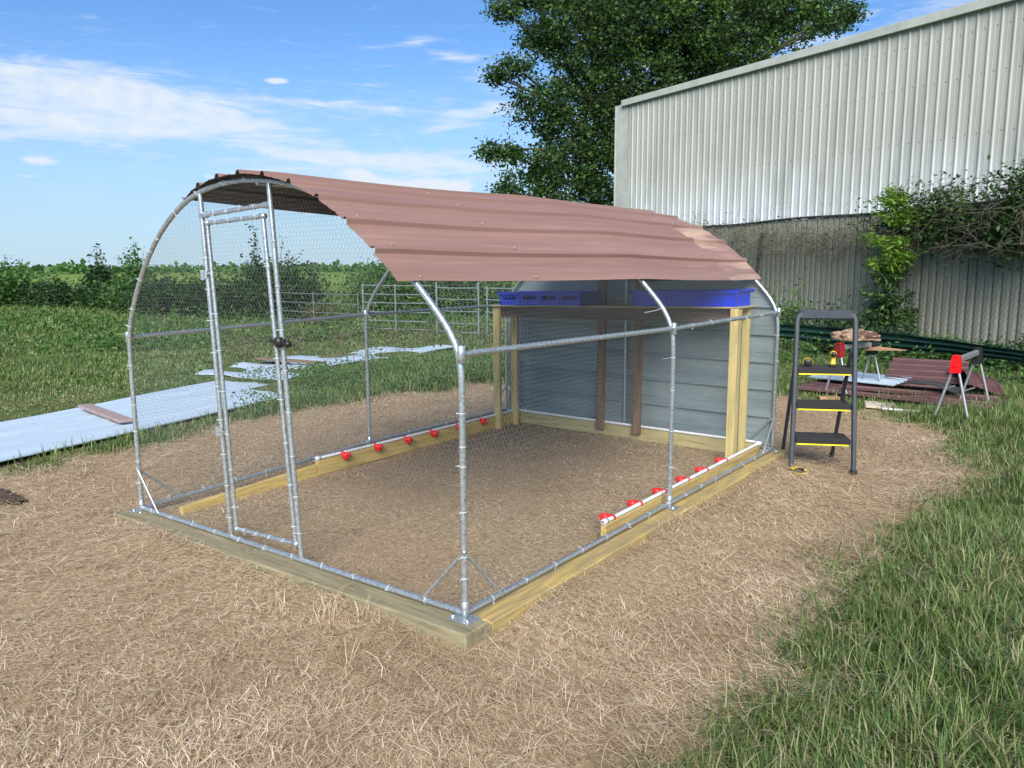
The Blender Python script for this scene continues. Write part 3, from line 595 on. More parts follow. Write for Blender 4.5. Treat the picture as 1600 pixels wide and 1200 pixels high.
# ------------------------------------------------------------------ coop
coop = empty('chicken_coop', (-1.5, 2.1, GZ), 'walk-in galvanized pipe chicken coop with faded brown sheet roof and wire mesh', 'chicken coop')
CO = Vector((-1.5, 2.1, GZ))
class CB(MB):        # builds in coop-frame coordinates
    def build(s, name, m, parent=None):
        s.v = [(x-CO.x, y-CO.y, z-CO.z) for x, y, z in s.v]; return super().build(name, m, parent or coop)
FR = [(-3, -.062), (-3, .4), (-2.999, .8), (-2.997, 1.138), (-2.985, 1.19), (-2.943, 1.275), (-2.851, 1.43), (-2.745, 1.575), (-2.619, 1.712), (-2.492, 1.820), (-2.343, 1.915), (-2.172, 1.997), (-1.993, 2.048), (-1.791, 2.076), (-1.574, 2.082), (-1.37, 2.066), (-1.15, 2.03), (-.92, 1.960), (-.7, 1.852), (-.45, 1.68), (-.25, 1.51), (-.13, 1.39), (-.05, 1.30), (-.012, 1.25), (0, 1.20), (0, .8), (0, .4), (0, 0)]
sym = [(0, .01), (0, .4), (0, .8), (0, 1.15), (.012, 1.21), (.055, 1.295), (.12, 1.375), (.2, 1.455), (.3, 1.56), (.43, 1.69), (.58, 1.805), (.75, 1.91), (.95, 2.00), (1.2, 2.08)]
BK = [(-3+x, z) for x, z in sym]+[(-1.5, 2.115)]+[(-x, z) for x, z in sym[::-1]]
def resample(P, n_=96):
    P = np.array(P, float); s = np.concatenate([[0], np.cumsum(np.hypot(*np.diff(P, axis=0).T))])
    # corners kept, smoothed by Catmull-Rom style interpolation
    t = np.linspace(0, s[-1], n_); q = np.stack([np.interp(t, s, P[:, 0]), np.interp(t, s, P[:, 1])], 1)
    for _ in range(3): q[1:-1] = .25*q[:-2]+.5*q[1:-1]+.25*q[2:]
    return q
NP = 97; QF = resample(FR, NP); QB = resample(BK, NP)
YM, YB = 2.13, 4.18
def prof(y, s, off=0.0):
    """point on the hoop surface; s in 0..1 from left foot over the top to right foot"""
    t = min(max(y/YB, -.1), 1.05)
    if y < YM: w_ = max(y, -.3)/YM
    else: w_ = 1.0
    Q = QF*(1-w_)+QB*w_; k_ = s*(NP-1); i_ = int(min(k_, NP-2)); f_ = k_-i_
    p = Q[i_]*(1-f_)+Q[i_+1]*f_; i0, i1 = max(i_-1, 0), min(i_+2, NP-1); d_ = Q[i1]-Q[i0]; d_ /= np.hypot(*d_)+1e-9
    nrm = np.array([-d_[1], d_[0]])
    return p+nrm*off, nrm
def s_at(y, pred, lo, hi):
    for k_ in range(60):
        mid = (lo+hi)/2
        if pred(prof(y, mid)[0]): hi = mid
        else: lo = mid
    return (lo+hi)/2
PR = .0155
for yy in (0.0, YM, YB):
    pts = []
    for k_ in range(NP):
        p = prof(yy, k_/(NP-1))[0]; pts.append((p[0], yy, p[1]))
    CB().tube(pts, PR, 12).build('hoop', M['galv'])
# base and side rails
CB().tube([(0, 0, .0), (-1.0, 0, -.022), (-2, 0, -.042), (-3, 0, -.062)], PR*.95, 10).build('base_rail', M['galv'])
CB().tube([(0, 0, 0), (0, YM, -.003), (0, YB, -.011)], PR*.95, 10).build('base_rail', M['galv'])
CB().tube([(-3, 0, -.062), (-3, YM, .016), (-3, YB, .017)], PR*.95, 10).build('base_rail', M['galv'])
CB().tube([(-3, YB, .017), (0, YB, -.011)], PR*.95, 10).build('base_rail', M['galv'])
CB().tube([(0, 0, 1.215), (0, YM, 1.19), (0, YB, 1.20)], PR*.92, 10).build('side_rail', M['galv'])
CB().tube([(-3, 0, 1.138), (-3, YM, 1.185), (-3, YB, 1.19)], PR*.92, 10).build('side_rail', M['galv'])
CB().tube([(-1.45, 0, 2.055), (-1.48, YM, 2.085), (-1.5, YB, 2.085)], PR*.92, 10).build('ridge_rail', M['galv'])
CB().tube([(-1.5, YB, .0), (-1.5, YB, 2.1)], PR*.9, 10).build('centre_post', M['galv'])
for a, b_ in [((0, 0, .30), (-.27, 0, .01)), ((0, 0, .30), (0, .28, .0)), ((-3, 0, .22), (-2.76, 0, -.05)), ((-3, 0, .22), (-3, .30, -.05)),
              ((0, YB, .29), (0, YB-.26, .0)), ((0, YB, .29), (-.26, YB, .0)), ((-3, YB, .30), (-3, YB-.28, .02)), ((-3, YB, .30), (-2.72, YB, .02))]:
    a, b_ = Vector(a), Vector(b_); off = Vector((.012 if a.x > -1 else -.012, -.012 if a.y < 1 else .012, 0))*.6
    b = CB().tube([a+off, a.lerp(b_, .08)+off, a.lerp(b_, .92)+off, b_+off], [.010, .0085, .0085, .010], 8)
    for e in (a, b_): b.lathe([(.001, .008), (.011, .007), (.012, -.006), (.001, -.007)], e+off, (0, -1, 0) if abs(a.x-b_.x) > .01 else (1, 0, 0), 8)
    b.build('corner_brace', M['galv'])
# collars where pipes meet, foot plate
b = CB()
for p, ax in [((0, 0, 1.215), (0, 0, 1)), ((0, YM, 1.19), (0, 0, 1)), ((0, YB, 1.2), (0, 0, 1)), ((-3, 0, 1.138), (0, 0, 1)), ((-3, YM, 1.185), (0, 0, 1)), ((0, 0, .02), (0, 0, 1)), ((0, YM, .01), (0, 0, 1)), ((-3, 0, -.045), (0, 0, 1)), ((-3, YM, .03), (0, 0, 1))]:
    c = CB().lathe([(.0157, -.04), (.0195, -.038), (.0195, .038), (.0157, .04)], p, ax, 12); c.build('pipe_collar', M['galv'])
for (x_, y_, z_) in [(0, 0, -.022), (-3, 0, -.085), (0, YM, -.026), (0, YB, -.03)]:
    CB().box((x_, y_-.01, z_), (.13, .10, .005), ch=.002).lathe([(.001, .012), (.009, .011), (.010, 0)], (x_+.045, y_-.035, z_+.002), (0, 0, 1), 6).lathe([(.001, .012), (.009, .011), (.010, 0)], (x_-.045, y_-.035, z_+.002), (0, 0, 1), 6).build('foot_plate', M['galv'])
# door frame and door
CB().tube([(-1.901, 0, -.04), (-1.955, 0, 1.0), (-2.012, 0, 2.035)], .0145, 10).build('door_post', M['galv'])
CB().tube([(-1.216, 0, -.025), (-1.28, 0, 1.0), (-1.345, 0, 2.060)], .0145, 10).build('door_post', M['galv'])
b = CB().tube([(-2.009, -.002, 1.904), (-1.338, -.002, 1.936)], .0135, 10)
b.tube([(-2.009, -.002, 1.904), (-1.95, -.002, 1.907)], .018, 10); b.tube([(-1.395, -.002, 1.933), (-1.338, -.002, 1.936)], .018, 10); b.build('door_lintel', M['galv'])
dr = CB(); DC = [(-1.830, -.006, .030), (-1.945, -.006, 1.858), (-1.402, -.006, 1.876), (-1.252, -.006, .062)]
dr.tube([DC[0], DC[1]], .0125, 10).tube([DC[3], DC[2]], .0125, 10).tube([DC[1], DC[2]], .0125, 10).tube([DC[0], DC[3]], .0125, 10)
for c in DC: dr.lathe([(.001, -.018), (.0165, -.017), (.0165, .017), (.001, .018)], c, (1, 0, 0), 10)
door = dr.build('door', M['galv'])
for z_ in (1.56, .62):
    xh = -1.92+.0-(z_-.0)*.06+.02; b = CB(); b.lathe([(.0185, -.03), (.0185, .03)], (xh-.032, -.004, z_), (0, 0, 1), 10).lathe([(.0165, -.025), (.0165, .025)], (xh+.005, -.006, z_), (0, 0, 1), 10).box((xh-.014, -.012, z_), (.03, .008, .04)).tube([(xh+.01, -.01, z_+.005), (xh+.06, -.02, z_+.006)], .004, 6)
    b.build('hinge', M['galv'], door)
b = CB().tube([(-1.37, -.025, 1.205), (-1.20, -.03, 1.195)], .008, 8).lathe([(.001, -.02), (.016, -.016), (.020, 0), (.016, .016), (.001, .02)], (-1.205, -.032, 1.195), (1, 0, 0), 10).lathe([(.001, -.03), (.021, -.026), (.024, 0), (.021, .026), (.001, .03)], (-1.285, -.028, 1.20), (0, 0, 1), 10).box((-1.29, -.02, 1.2), (.09, .03, .035), ch=.006)
b.build('latch', M['black'], door)
# wire netting
def hexsegs(u0, u1, v0, v1, w_=.029, h=.031):
    segs = []; rows = int((v1-v0)/(h*.5*1.5))+2; k_ = 0; rh = h*.75
    V_ = []
    nu_ = int((u1-u0)/w_)+2
    for r_ in range(rows):
        v = v0+r_*rh; o_ = (r_ % 2)*w_/2
        for c_ in range(nu_):
            u = u0+c_*w_+o_
            segs.append(((u, v), (u, v+h*.5)))                 # twisted upright
            segs.append(((u, v+h*.5), (u-w_/2, v+rh))); segs.append(((u, v+h*.5), (u+w_/2, v+rh)))
    return np.array(segs)
def jit(S_, amp, seed):
    k_ = np.round(S_/.004).astype(int); a = np.sin(k_[..., 0]*12.9898+k_[..., 1]*78.233+seed)*43758.5453; b_ = np.sin(k_[..., 0]*39.34+k_[..., 1]*11.13+seed)*24634.63
    return S_+.8*np.stack([(a-np.floor(a)-.5)*amp, (b_-np.floor(b_)-.5)*amp], -1)
zin = lambda x: np.interp(x, QF[12:-12, 0][np.argsort(QF[12:-12, 0])], QF[12:-12, 1][np.argsort(QF[12:-12, 0])])
S_ = jit(hexsegs(-3.02, .02, -.07, 2.12), .005, 1.0); mid = S_.mean(1); ztop_ = np.interp(mid[:, 0], QF[:, 0]+np.linspace(0, 1e-6, NP), QF[:, 1])
ztop_ = np.array([np.interp(x, QF[20:77, 0], QF[20:77, 1]) for x in mid[:, 0]])
lx = -1.901-.054*mid[:, 1]; rx_ = -1.216-.0625*mid[:, 1]
inside = (mid[:, 0] > -3) & (mid[:, 0] < 0) & (mid[:, 1] < ztop_) & (mid[:, 1] > .02*mid[:, 0])
dl = -1.830-.063*mid[:, 1]; drr = -1.252-.083*mid[:, 1]; indoor = (mid[:, 0] > dl) & (mid[:, 0] < drr) & (mid[:, 1] > .05) & (mid[:, 1] < 1.87)
gap = (mid[:, 0] > lx) & (mid[:, 0] < rx_) & (mid[:, 1] < 1.92) & ~indoor
def to3(S_, f): return np.array([[f(*p) for p in s] for s in S_])-np.array(CO)
fr = S_[inside & ~indoor & ~gap]; P3 = to3(fr, lambda u, v: (u, .012+.004*math.sin(u*9+v*7), v)); WR = .00052
wires('wire_netting', P3[:, 0], P3[:, 1], WR, M['wire'], coop)
ds = S_[indoor]; P3 = to3(ds, lambda u, v: (u, .008, v)); wires('door_netting', P3[:, 0], P3[:, 1], WR, M['wire'], door)
plen = float(np.sum(np.hypot(*np.diff(QB, axis=0).T)))
def side(sgn, vmax):
    S2 = jit(hexsegs(0, YB, -.03, vmax), .006, 3.3 if sgn > 0 else 7.1); mm = S2.mean(1); S2 = S2[(mm[:, 0] < YB) & (mm[:, 0] > 0)]
    def f(u, v):
        s_ = max(v, 0)/plen; s_ = 1-s_ if sgn > 0 else s_; p, nr = prof(u, s_, .012+.003*math.sin(u*5+v*8)); return (p[0], u, p[1]+(min(v, 0)))
    P3 = to3(S2, f); wires('wire_netting', P3[:, 0], P3[:, 1], WR, M['wire'], coop)
side(1, 1.62); side(-1, 2.42)
# tight lacing wire spiralled round the rails near the front, plus cable ties
def spiral(a, b_, r, turns, name='lacing_wire'):
    a, b_ = Vector(a), Vector(b_); t = (b_-a).normalized(); u = t.orthogonal().normalized(); v = t.cross(u); n_ = int(turns*8)
    CB().tube([a.lerp(b_, k_/n_)+(u*math.cos(k_*math.pi/4)+v*math.sin(k_*math.pi/4))*r for k_ in range(n_+1)], .0011, 3, False).build(name, M['wire'])
spiral((0, .05, 1.2145), (0, YM-.05, 1.1905), .0165, 48); spiral((0, YM+.05, 1.191), (0, YB-.05, 1.2), .0175, 20)
spiral((-.01, 0, .3), (-.004, 0, .95), .018, 16)
b = CB(); tl = CB()
def tie(p, ax, r=.0175, tail=None):
    b.lathe([(r-.001, -.0022), (r+.0004, -.002), (r+.0004, .002), (r-.001, .0022)], p, ax, 8)
    h = Vector((random.gauss(0, 1), -abs(random.gauss(0, 1)), random.gauss(0, 1))); axv = Vector(ax).normalized(); h = (h-axv*h.dot(axv)).normalized()
    b.box(Vector(p)+h*(r+.004), (.006, .006, .006)); L_ = tail if tail else random.choice((.008, .010, .012, .02))
    tl.tube([Vector(p)+h*(r+.002), Vector(p)+h*(r+L_)+Vector((0, 0, -.002))], .0014, 4)
for z_ in np.arange(.08, 1.95, .20): x_ = -1.901-.0545*z_; tie((x_, 0, z_+random.uniform(-.02, .02)), (0, 0, 1), .0162)
for z_ in np.arange(.12, 1.95, .23): x_ = -1.216-.0625*z_; tie((x_, 0, z_+random.uniform(-.02, .02)), (0, 0, 1), .0162)
for z_ in np.arange(.15, 1.8, .24): tie((-1.830-.063*(z_-.03), -.006, z_+random.uniform(-.02, .02)), (0, 0, 1), .0142); tie((-1.252-.0828*(z_-.06), -.006, z_+random.uniform(-.02, .02)), (0, 0, 1), .0142)
for x_ in np.arange(-2.85, -.1, .26): tie((x_, 0, .0205*x_), (1, 0, 0))
for x_ in np.arange(-1.75, -1.3, .13): tie((x_, -.006, .03+(x_+1.83)*.055), (1, 0, 0), .0142); tie((x_-.1, -.006, 1.858+(x_-.1+1.945)*.033), (1, 0, 0), .0142); tie((x_-.12, -.002, 1.904+(x_-.12+2.009)*.048), (1, 0, 0), .0152)
for s_ in np.concatenate([np.array([.03, .055, .09, .12, .165, .21, .232, .27, .31, .33, .375, .42, .47, .50, .56, .60, .845, .87, .885, .92, .955, .972])]):
    p = prof(0, s_)[0]; p2 = prof(0, s_+.004)[0]; tie((p[0], 0, p[1]), (p2[0]-p[0], 0, p2[1]-p[1]))
for y_ in np.arange(.2, 4.1, .27): tie((0, y_, -.002), (0, 1, 0)); tie((-3, y_, -.04+.02*y_ if y_ < 2 else .016), (0, 1, 0))
for y_ in np.arange(2.4, 4.1, .33): tie((0, y_, 1.193), (0, 1, 0))
for z_ in (.25, .5, .78, 1.0): tie((0, YM, z_), (0, 0, 1), tail=random.choice((.05, .09, .02))); tie((-3, YM, z_+.1), (0, 0, 1), tail=random.choice((.04, .07))); tie((0, YB, z_), (0, 0, 1))
tl.tube([(-.07, YM, 1.33), (-.10, YM-.08, 1.31), (-.13, YM-.17, 1.30)], .0022, 4); tl.tube([(-2.95, YM, 1.28), (-2.85, YM-.02, 1.30), (-2.80, YM-.05, 1.26)], .0022, 4); tl.tube([(-2.98, YM, 1.2), (-2.9, YM-.02, 1.12)], .0022, 4)
tag(b.build('cable_tie', M['tie']), kind='stuff'); tag(tl.build('cable_tie_tail', M['tie']), kind='stuff')
# roof sheets: ribbed, bent over the hoops, run along y
S_L0 = s_at(0, lambda p: p[0] > -2.195, .2, .5); S_R0 = s_at(0, lambda p: p[0] > -.268, .5, .9)
S_L1 = s_at(YB, lambda p: p[0] > -2.30, .2, .5); S_R1 = s_at(YB, lambda p: p[0] > -.215, .5, .9)
def ribh(u):            # u in metres across the whole roof, major ribs each 23 cm with two tiny beads between
    m_ = (u+.03) % .232; h_ = 0
    if m_ < .045: h_ = .022*min(1, m_/.012, (.045-m_)/.012)
    for q_ in (.115, .172): h_ += .0035*math.exp(-((m_-q_)/.007)**2)
    return h_
TOTW = (S_R0-S_L0)*plen
def roof_panel(u0, u1, ya, yb, lift, m, front=False, wav=0.0):
    nu = int((u1-u0)*plen/.010); nv = 26; V_ = []; 
    for jj in range(nv+1):
        for ii in range(nu+1):
            f_ = u0+(u1-u0)*ii/nu
            y_ = ya+(yb-ya)*jj/nv
            if front and True:
                fy = np.interp(f_, [0, .35, .6, 1], [-.005, -.085, -.11, -.13])+.004*math.sin(f_*60); y_ = fy+(yb-fy)*jj/nv
            tt = min(max(y_, 0), YB)/YB; s0, s1 = S_L0*(1-tt)+S_L1*tt, S_R0*(1-tt)+S_R1*tt
            s_ = s0+(s1-s0)*f_; hh = ribh(f_*TOTW)+.020+lift+wav*math.sin(y_*1.6+f_*5)*.5
            sag = -.012*math.sin(math.pi*min(max((y_ % YM)/YM, 0), 1))
            p, nr = prof(min(y_, YB), s_, hh+sag*(1 if wav else .6)); V_.append((p[0], y_, p[1]))
    k_ = len(V_); th = .0012
    V2 = []
    for (x_, y_, z_), i_ in zip(V_, range(k_)):
        ii = i_ % (nu+1); f_ = u0+(u1-u0)*ii/nu; _, nr = prof(min(max(y_, 0), YB), S_L0+(S_R0-S_L0)*f_); V2.append((x_-nr[0]*th, y_, z_-nr[1]*th))
    F_ = [(j_*(nu+1)+i_, j_*(nu+1)+i_+1, (j_+1)*(nu+1)+i_+1, (j_+1)*(nu+1)+i_) for j_ in range(nv) for i_ in range(nu)]
    Fb = [tuple(q_+k_ for q_ in f[::-1]) for f in F_]
    bd = list(range(nu+1))+[j_*(nu+1)+nu for j_ in range(1, nv+1)]+[nv*(nu+1)+i_ for i_ in range(nu-1, -1, -1)]+[j_*(nu+1) for j_ in range(nv-1, 0, -1)]
    Fe = [(a+k_, bd[(q_+1) % len(bd)]+k_, bd[(q_+1) % len(bd)], a) for q_, a in enumerate(bd)]
    me = bpy.data.meshes.new('roof_panel'); me.from_pydata([(x-CO.x, y-CO.y, z-CO.z) for x, y, z in V_+V2], [], F_+Fb+Fe)
    me.materials.append(m); me.materials.append(M['roofunder'])
    me.polygons.foreach_set('material_index', [0]*len(F_)+[1]*len(Fb)+[0]*len(Fe)); me.polygons.foreach_set('use_smooth', [False]*len(me.polygons)); me.update()
    return link('roof_panel', me, None, coop)
for (a, c_, lf) in ((0, .345, .000), (.335, .675, .003), (.665, 1.0, .006)):
    roof_panel(a, c_, -.1, 3.62, lf, M['roofpaint'], front=True, wav=.010)
    roof_panel(a, c_, 3.50, 4.30, lf-.006+.0015, M['roofdirt'] if c_ > .9 else M['roofpaint'], wav=.010)
b = CB()
for y_ in (.02, .95, 1.95, 2.75, 3.45, 3.8, 4.2):
    for q_ in range(1, 11):
        f_ = (q_*.232-.055)/TOTW
        if f_ > .99: continue
        tt = min(max(y_, 0), YB)/YB; s0, s1 = S_L0*(1-tt)+S_L1*tt, S_R0*(1-tt)+S_R1*tt
        p, nr = prof(y_, s0+(s1-s0)*f_, .024); b.lathe([(.001, .006), (.004, .0055), (.0065, .002), (.007, 0)], (p[0], y_+random.uniform(-.03, .03), p[1]), (nr[0], 0, nr[1]), 7)
tag(b.build('roof_screw', M['roofscrew']), kind='stuff')
# back wall sheets: horizontal blue-grey sheets with a fold every 23 cm, cut to the hoop
PW = .245; z0 = .0; zi = 0
zz = .012
while zz < 2.06:
    za, zb = zz, min(zz+PW+.008, 2.09)
    def half(z_):
        z_ = max(z_, .012)
        if z_ < 1.17: return 1.497
        xs_ = QB[NP//2:, 0]; zs_ = QB[NP//2:, 1]; return max(.02, float(np.interp(z_, zs_[::-1], xs_[::-1]))+1.497)
    V_ = []; F_ = []; rows = [(za, -.016), (za+.014, -.016), (za+.020, .006), (za+PW*.35, .006), (za+PW*.36, .003), (za+PW*.40, .003), (za+PW*.41, .006), (zb-.004, .006), (zb, .009)]
    rows = [(min(z_, 2.09), d_) for z_, d_ in rows]
    for z_, d_ in rows:
        h_ = half(z_)
        for e_ in (-1, 1): V_.append((-1.5+e_*h_, YB+.028+d_, z_))
    nR = len(rows)
    for r_ in range(nR-1): F_.append((2*r_, 2*r_+1, 2*r_+3, 2*r_+2))
    V_ += [(x, y+.0015, z) for x, y, z in V_]; F_ += [tuple(i_+2*nR for i_ in f[::-1]) for f in F_]
    CB().add(V_, F_).build('wall_sheet', M['bluemetal']); zz += PW
# timbers under the frame
def timber(a, b_, wd, h, m, zt, name='timber'):
    x0, y0_ = a; x1, y1 = b_
    CB().beam((x0, y0_, zt-h/2), (x1, y1, zt-h/2), wd, h, ch=.006).build(name, m)
b = CB().beam((.115, -.045, -.105), (-1.55, -.070, -.128), .17, .16, ch=.008); b.build('timber', M['greypine'])
b = CB().beam((-1.555, -.070, -.128), (-3.12, -.06, -.160), .17, .15, ch=.008); b.build('timber', M['greypine'])
b = CB().beam((.045, .045, -.11), (.035, 4.30, -.115), .155, .16, ch=.008); b.build('timber', M['timber_side'])
CB().beam((.118, .0, -.095), (.118, .13, -.095), .006, .11).build('scuffed_patch', M['greypine'])
CB().beam((-.10, 1.42, -.045), (-.105, 4.10, -.045), .038, .125, ch=.003).build('inner_board', M['pine_y'])
CB().beam((-2.77, .16, -.112), (-2.80, 1.36, -.058), .038, .115, ch=.003).build('inner_board', M['pine_y'])
CB().beam((-2.80, 1.365, -.035), (-2.80, 4.10, -.030), .038, .125, ch=.003).build('inner_board', M['pine_y'])
CB().beam((-2.82, 4.115, -.03), (-.09, 4.115, -.035), .038, .125, ch=.003).build('inner_board', M['pine_x'])
CB().beam((-3.0, 4.23, -.09), (.0, 4.23, -.10), .14, .13, ch=.006).build('timber', M['pine_x'])
# white water line with red drinker cups
CB().tube([(-2.80, 1.38, .044), (-2.80, 4.07, .047)], .0125, 10).build('water_pipe', M['pvc'])
CB().tube([(-2.79, 4.10, .047), (-.13, 4.10, .044)], .0125, 10).build('water_pipe', M['pvc'])
CB().tube([(-.10, 1.44, .032), (-.10, 4.09, .034), ], .0135, 10).build('water_pipe', M['pvc'])
for (x_, y_, z_) in ((-2.80, 4.10, .047), (-.10, 4.10, .036)): CB().lathe([(.001, -.03), (.018, -.028), (.018, .028), (.001, .03)], (x_, y_, z_), (0, 1, 0), 10).lathe([(.001, -.03), (.018, -.028), (.018, .028), (.001, .03)], (x_, y_, z_), (1, 0, 0), 10).build('pipe_elbow', M['pvc'])
for (x_, y_, z_) in ((-2.80, 1.375, .044), (-.10, 1.435, .032)): CB().lathe([(.001, -.03), (.019, -.028), (.019, .020), (.0135, .022)], (x_, y_, z_), (0, -1, 0), 10).build('pipe_cap', M['pvc'])
def cup(x_, y_, z_, sgn):
    b = CB(); c = Vector((x_+sgn*.056, y_, z_-.018))
    b.lathe([(.001, -.034), (.020, -.032), (.034, -.014), (.041, .010), (.042, .022), (.037, .022), (.033, .008), (.014, -.008), (.001, -.010)], c, (0, 0, 1), 14)
    b.tube([(x_, y_, z_+.004), (x_+sgn*.018, y_-.004, z_+.003), (x_+sgn*.03, y_, z_-.010)], [.011, .010, .009], 8)
    b.lathe([(.0145, -.012), (.0165, -.010), (.0165, .010), (.0145, .012)], (x_, y_, z_), (0, 1, 0), 10)
    return b.build('drinker_cup', M['red'])
for y_ in (1.63, 2.00, 2.37, 2.72, 3.09, 3.46): cup(-2.80, y_, .045, 1)
for y_ in (1.54, 1.90, 2.26, 2.64, 2.98, 3.36): cup(-.10, y_, .033, -1)
for x_ in (-1.71, -1.30): CB().beam((x_, 4.062, -.03), (x_+.01, 4.062, 1.86), .085, .038, up=(0, 1, 0), ch=.003).build('stud', M['studwood'])

# ------------------------------------------------------------------ shelf bench inside the coop
sh = empty('shelf_bench', (-1.47, 3.88, GZ), 'long wooden shelf bench on yellow pine posts standing inside the back of the coop', 'shelf'); SO = Vector((-1.47, 3.88, GZ))
class SB(MB):
    def build(s, name, m, parent=None):
        s.v = [(x-SO.x, y-SO.y, z-SO.z) for x, y, z in s.v]; return super().build(name, m, parent or sh)
for (x_, y_, wx, wy, ht) in ((-2.77, 3.73, .085, .040, 1.195), (-2.77, 4.03, .085, .040, 1.195), (-.200, 3.72, .070, .088, 1.245), (-.225, 4.03, .062, .040, 1.245)):
    SB().box((x_, y_, (ht-.10)/2), (wx, wy, ht+.10), ch=.003).build('post', M['yellowpine'])
SB().beam((-2.735, 3.775, 1.140), (-.275, 3.775, 1.186), .038, .115, ch=.003).build('apron_board', M['oldwood'])
SB().beam((-2.825, 3.88, 1.203), (-.155, 3.88, 1.255), .40, .012, ch=.002).build('top_board', M['pine_x'])
# blue plastic crates
def crate(x0, x1, y0_, z0_, tilt, h, label, slots, holes=True):
    T_ = empty('plastic_crate', ((x0+x1)/2, y0_+.17, z0_), label, 'crate', 'blue plastic crates on the shelf bench'); T_.rotation_euler.y = tilt
    wdt = x1-x0; d = .34; b = MB(); fl = .035
    def wall(za, zb, ya, xa, xb): pass
    # tapered body walls as frames with real openings
    th = .006; n_ = slots; cell = wdt/n_
    b.box((0, 0, .004), (wdt-.06, d-.06, .006)); b.box((0, .03, h*.80), (wdt-.08, d-.14, .01))
    for k_ in range(n_):
        cx = -wdt/2+cell*(k_+.5)
        b.box((cx, d/2-.03, h*.5), (cell, th, h*.95)); b.box((cx, .0, h*.5), (th, d-.06, h*.8))
        if not holes: b.box((cx, -(d/2-.016), h*.55), (cell, th, h*.6))
        for ys in (-1, 1):
            b.box((cx, ys*(d/2-.012), h*.22), (cell*.98, th, h*.44)); b.box((cx, ys*(d/2-.006), h*.86), (cell*.98, th, h*.24))
            for e_ in (-1, 1): b.box((cx+e_*cell*.42, ys*(d/2-.009), h*.59), (cell*.14, th, h*.32))
    b.build('body', M['blue'], T_)
    for e_ in (-1, 1): MB().box((e_*(wdt/2-.01), 0, h*.5), (.008, d-.03, h*.96)).box((e_*(wdt/2+.004), 0, h*.97), (.03, d+.01, .008)).build('end_wall', M['blue'], T_)
    b = MB()
    for ys in (-1, 1): b.box((0, ys*(d/2+.006), h), (wdt+.05, .022, .010), ch=.002).box((0, ys*(d/2+.015), h-.010), (wdt+.05, .004, .022))
    b.build('rim', M['blue'], T_)
    b = MB()
    for k_ in range(n_+1): b.box((-wdt/2+cell*k_, -(d/2-.004), h*.48), (.012, .012, h*.9))
    b.build('rib', M['blue'], T_)
crate(-2.70, -1.74, 3.70, 1.216, -.019, .135, 'left blue plastic crate with three dark openings on the shelf bench', 4)
crate(-1.16, -.20, 3.70, 1.248, -.019, .140, 'right blue plastic crate beside the front right shelf post', 3, False)

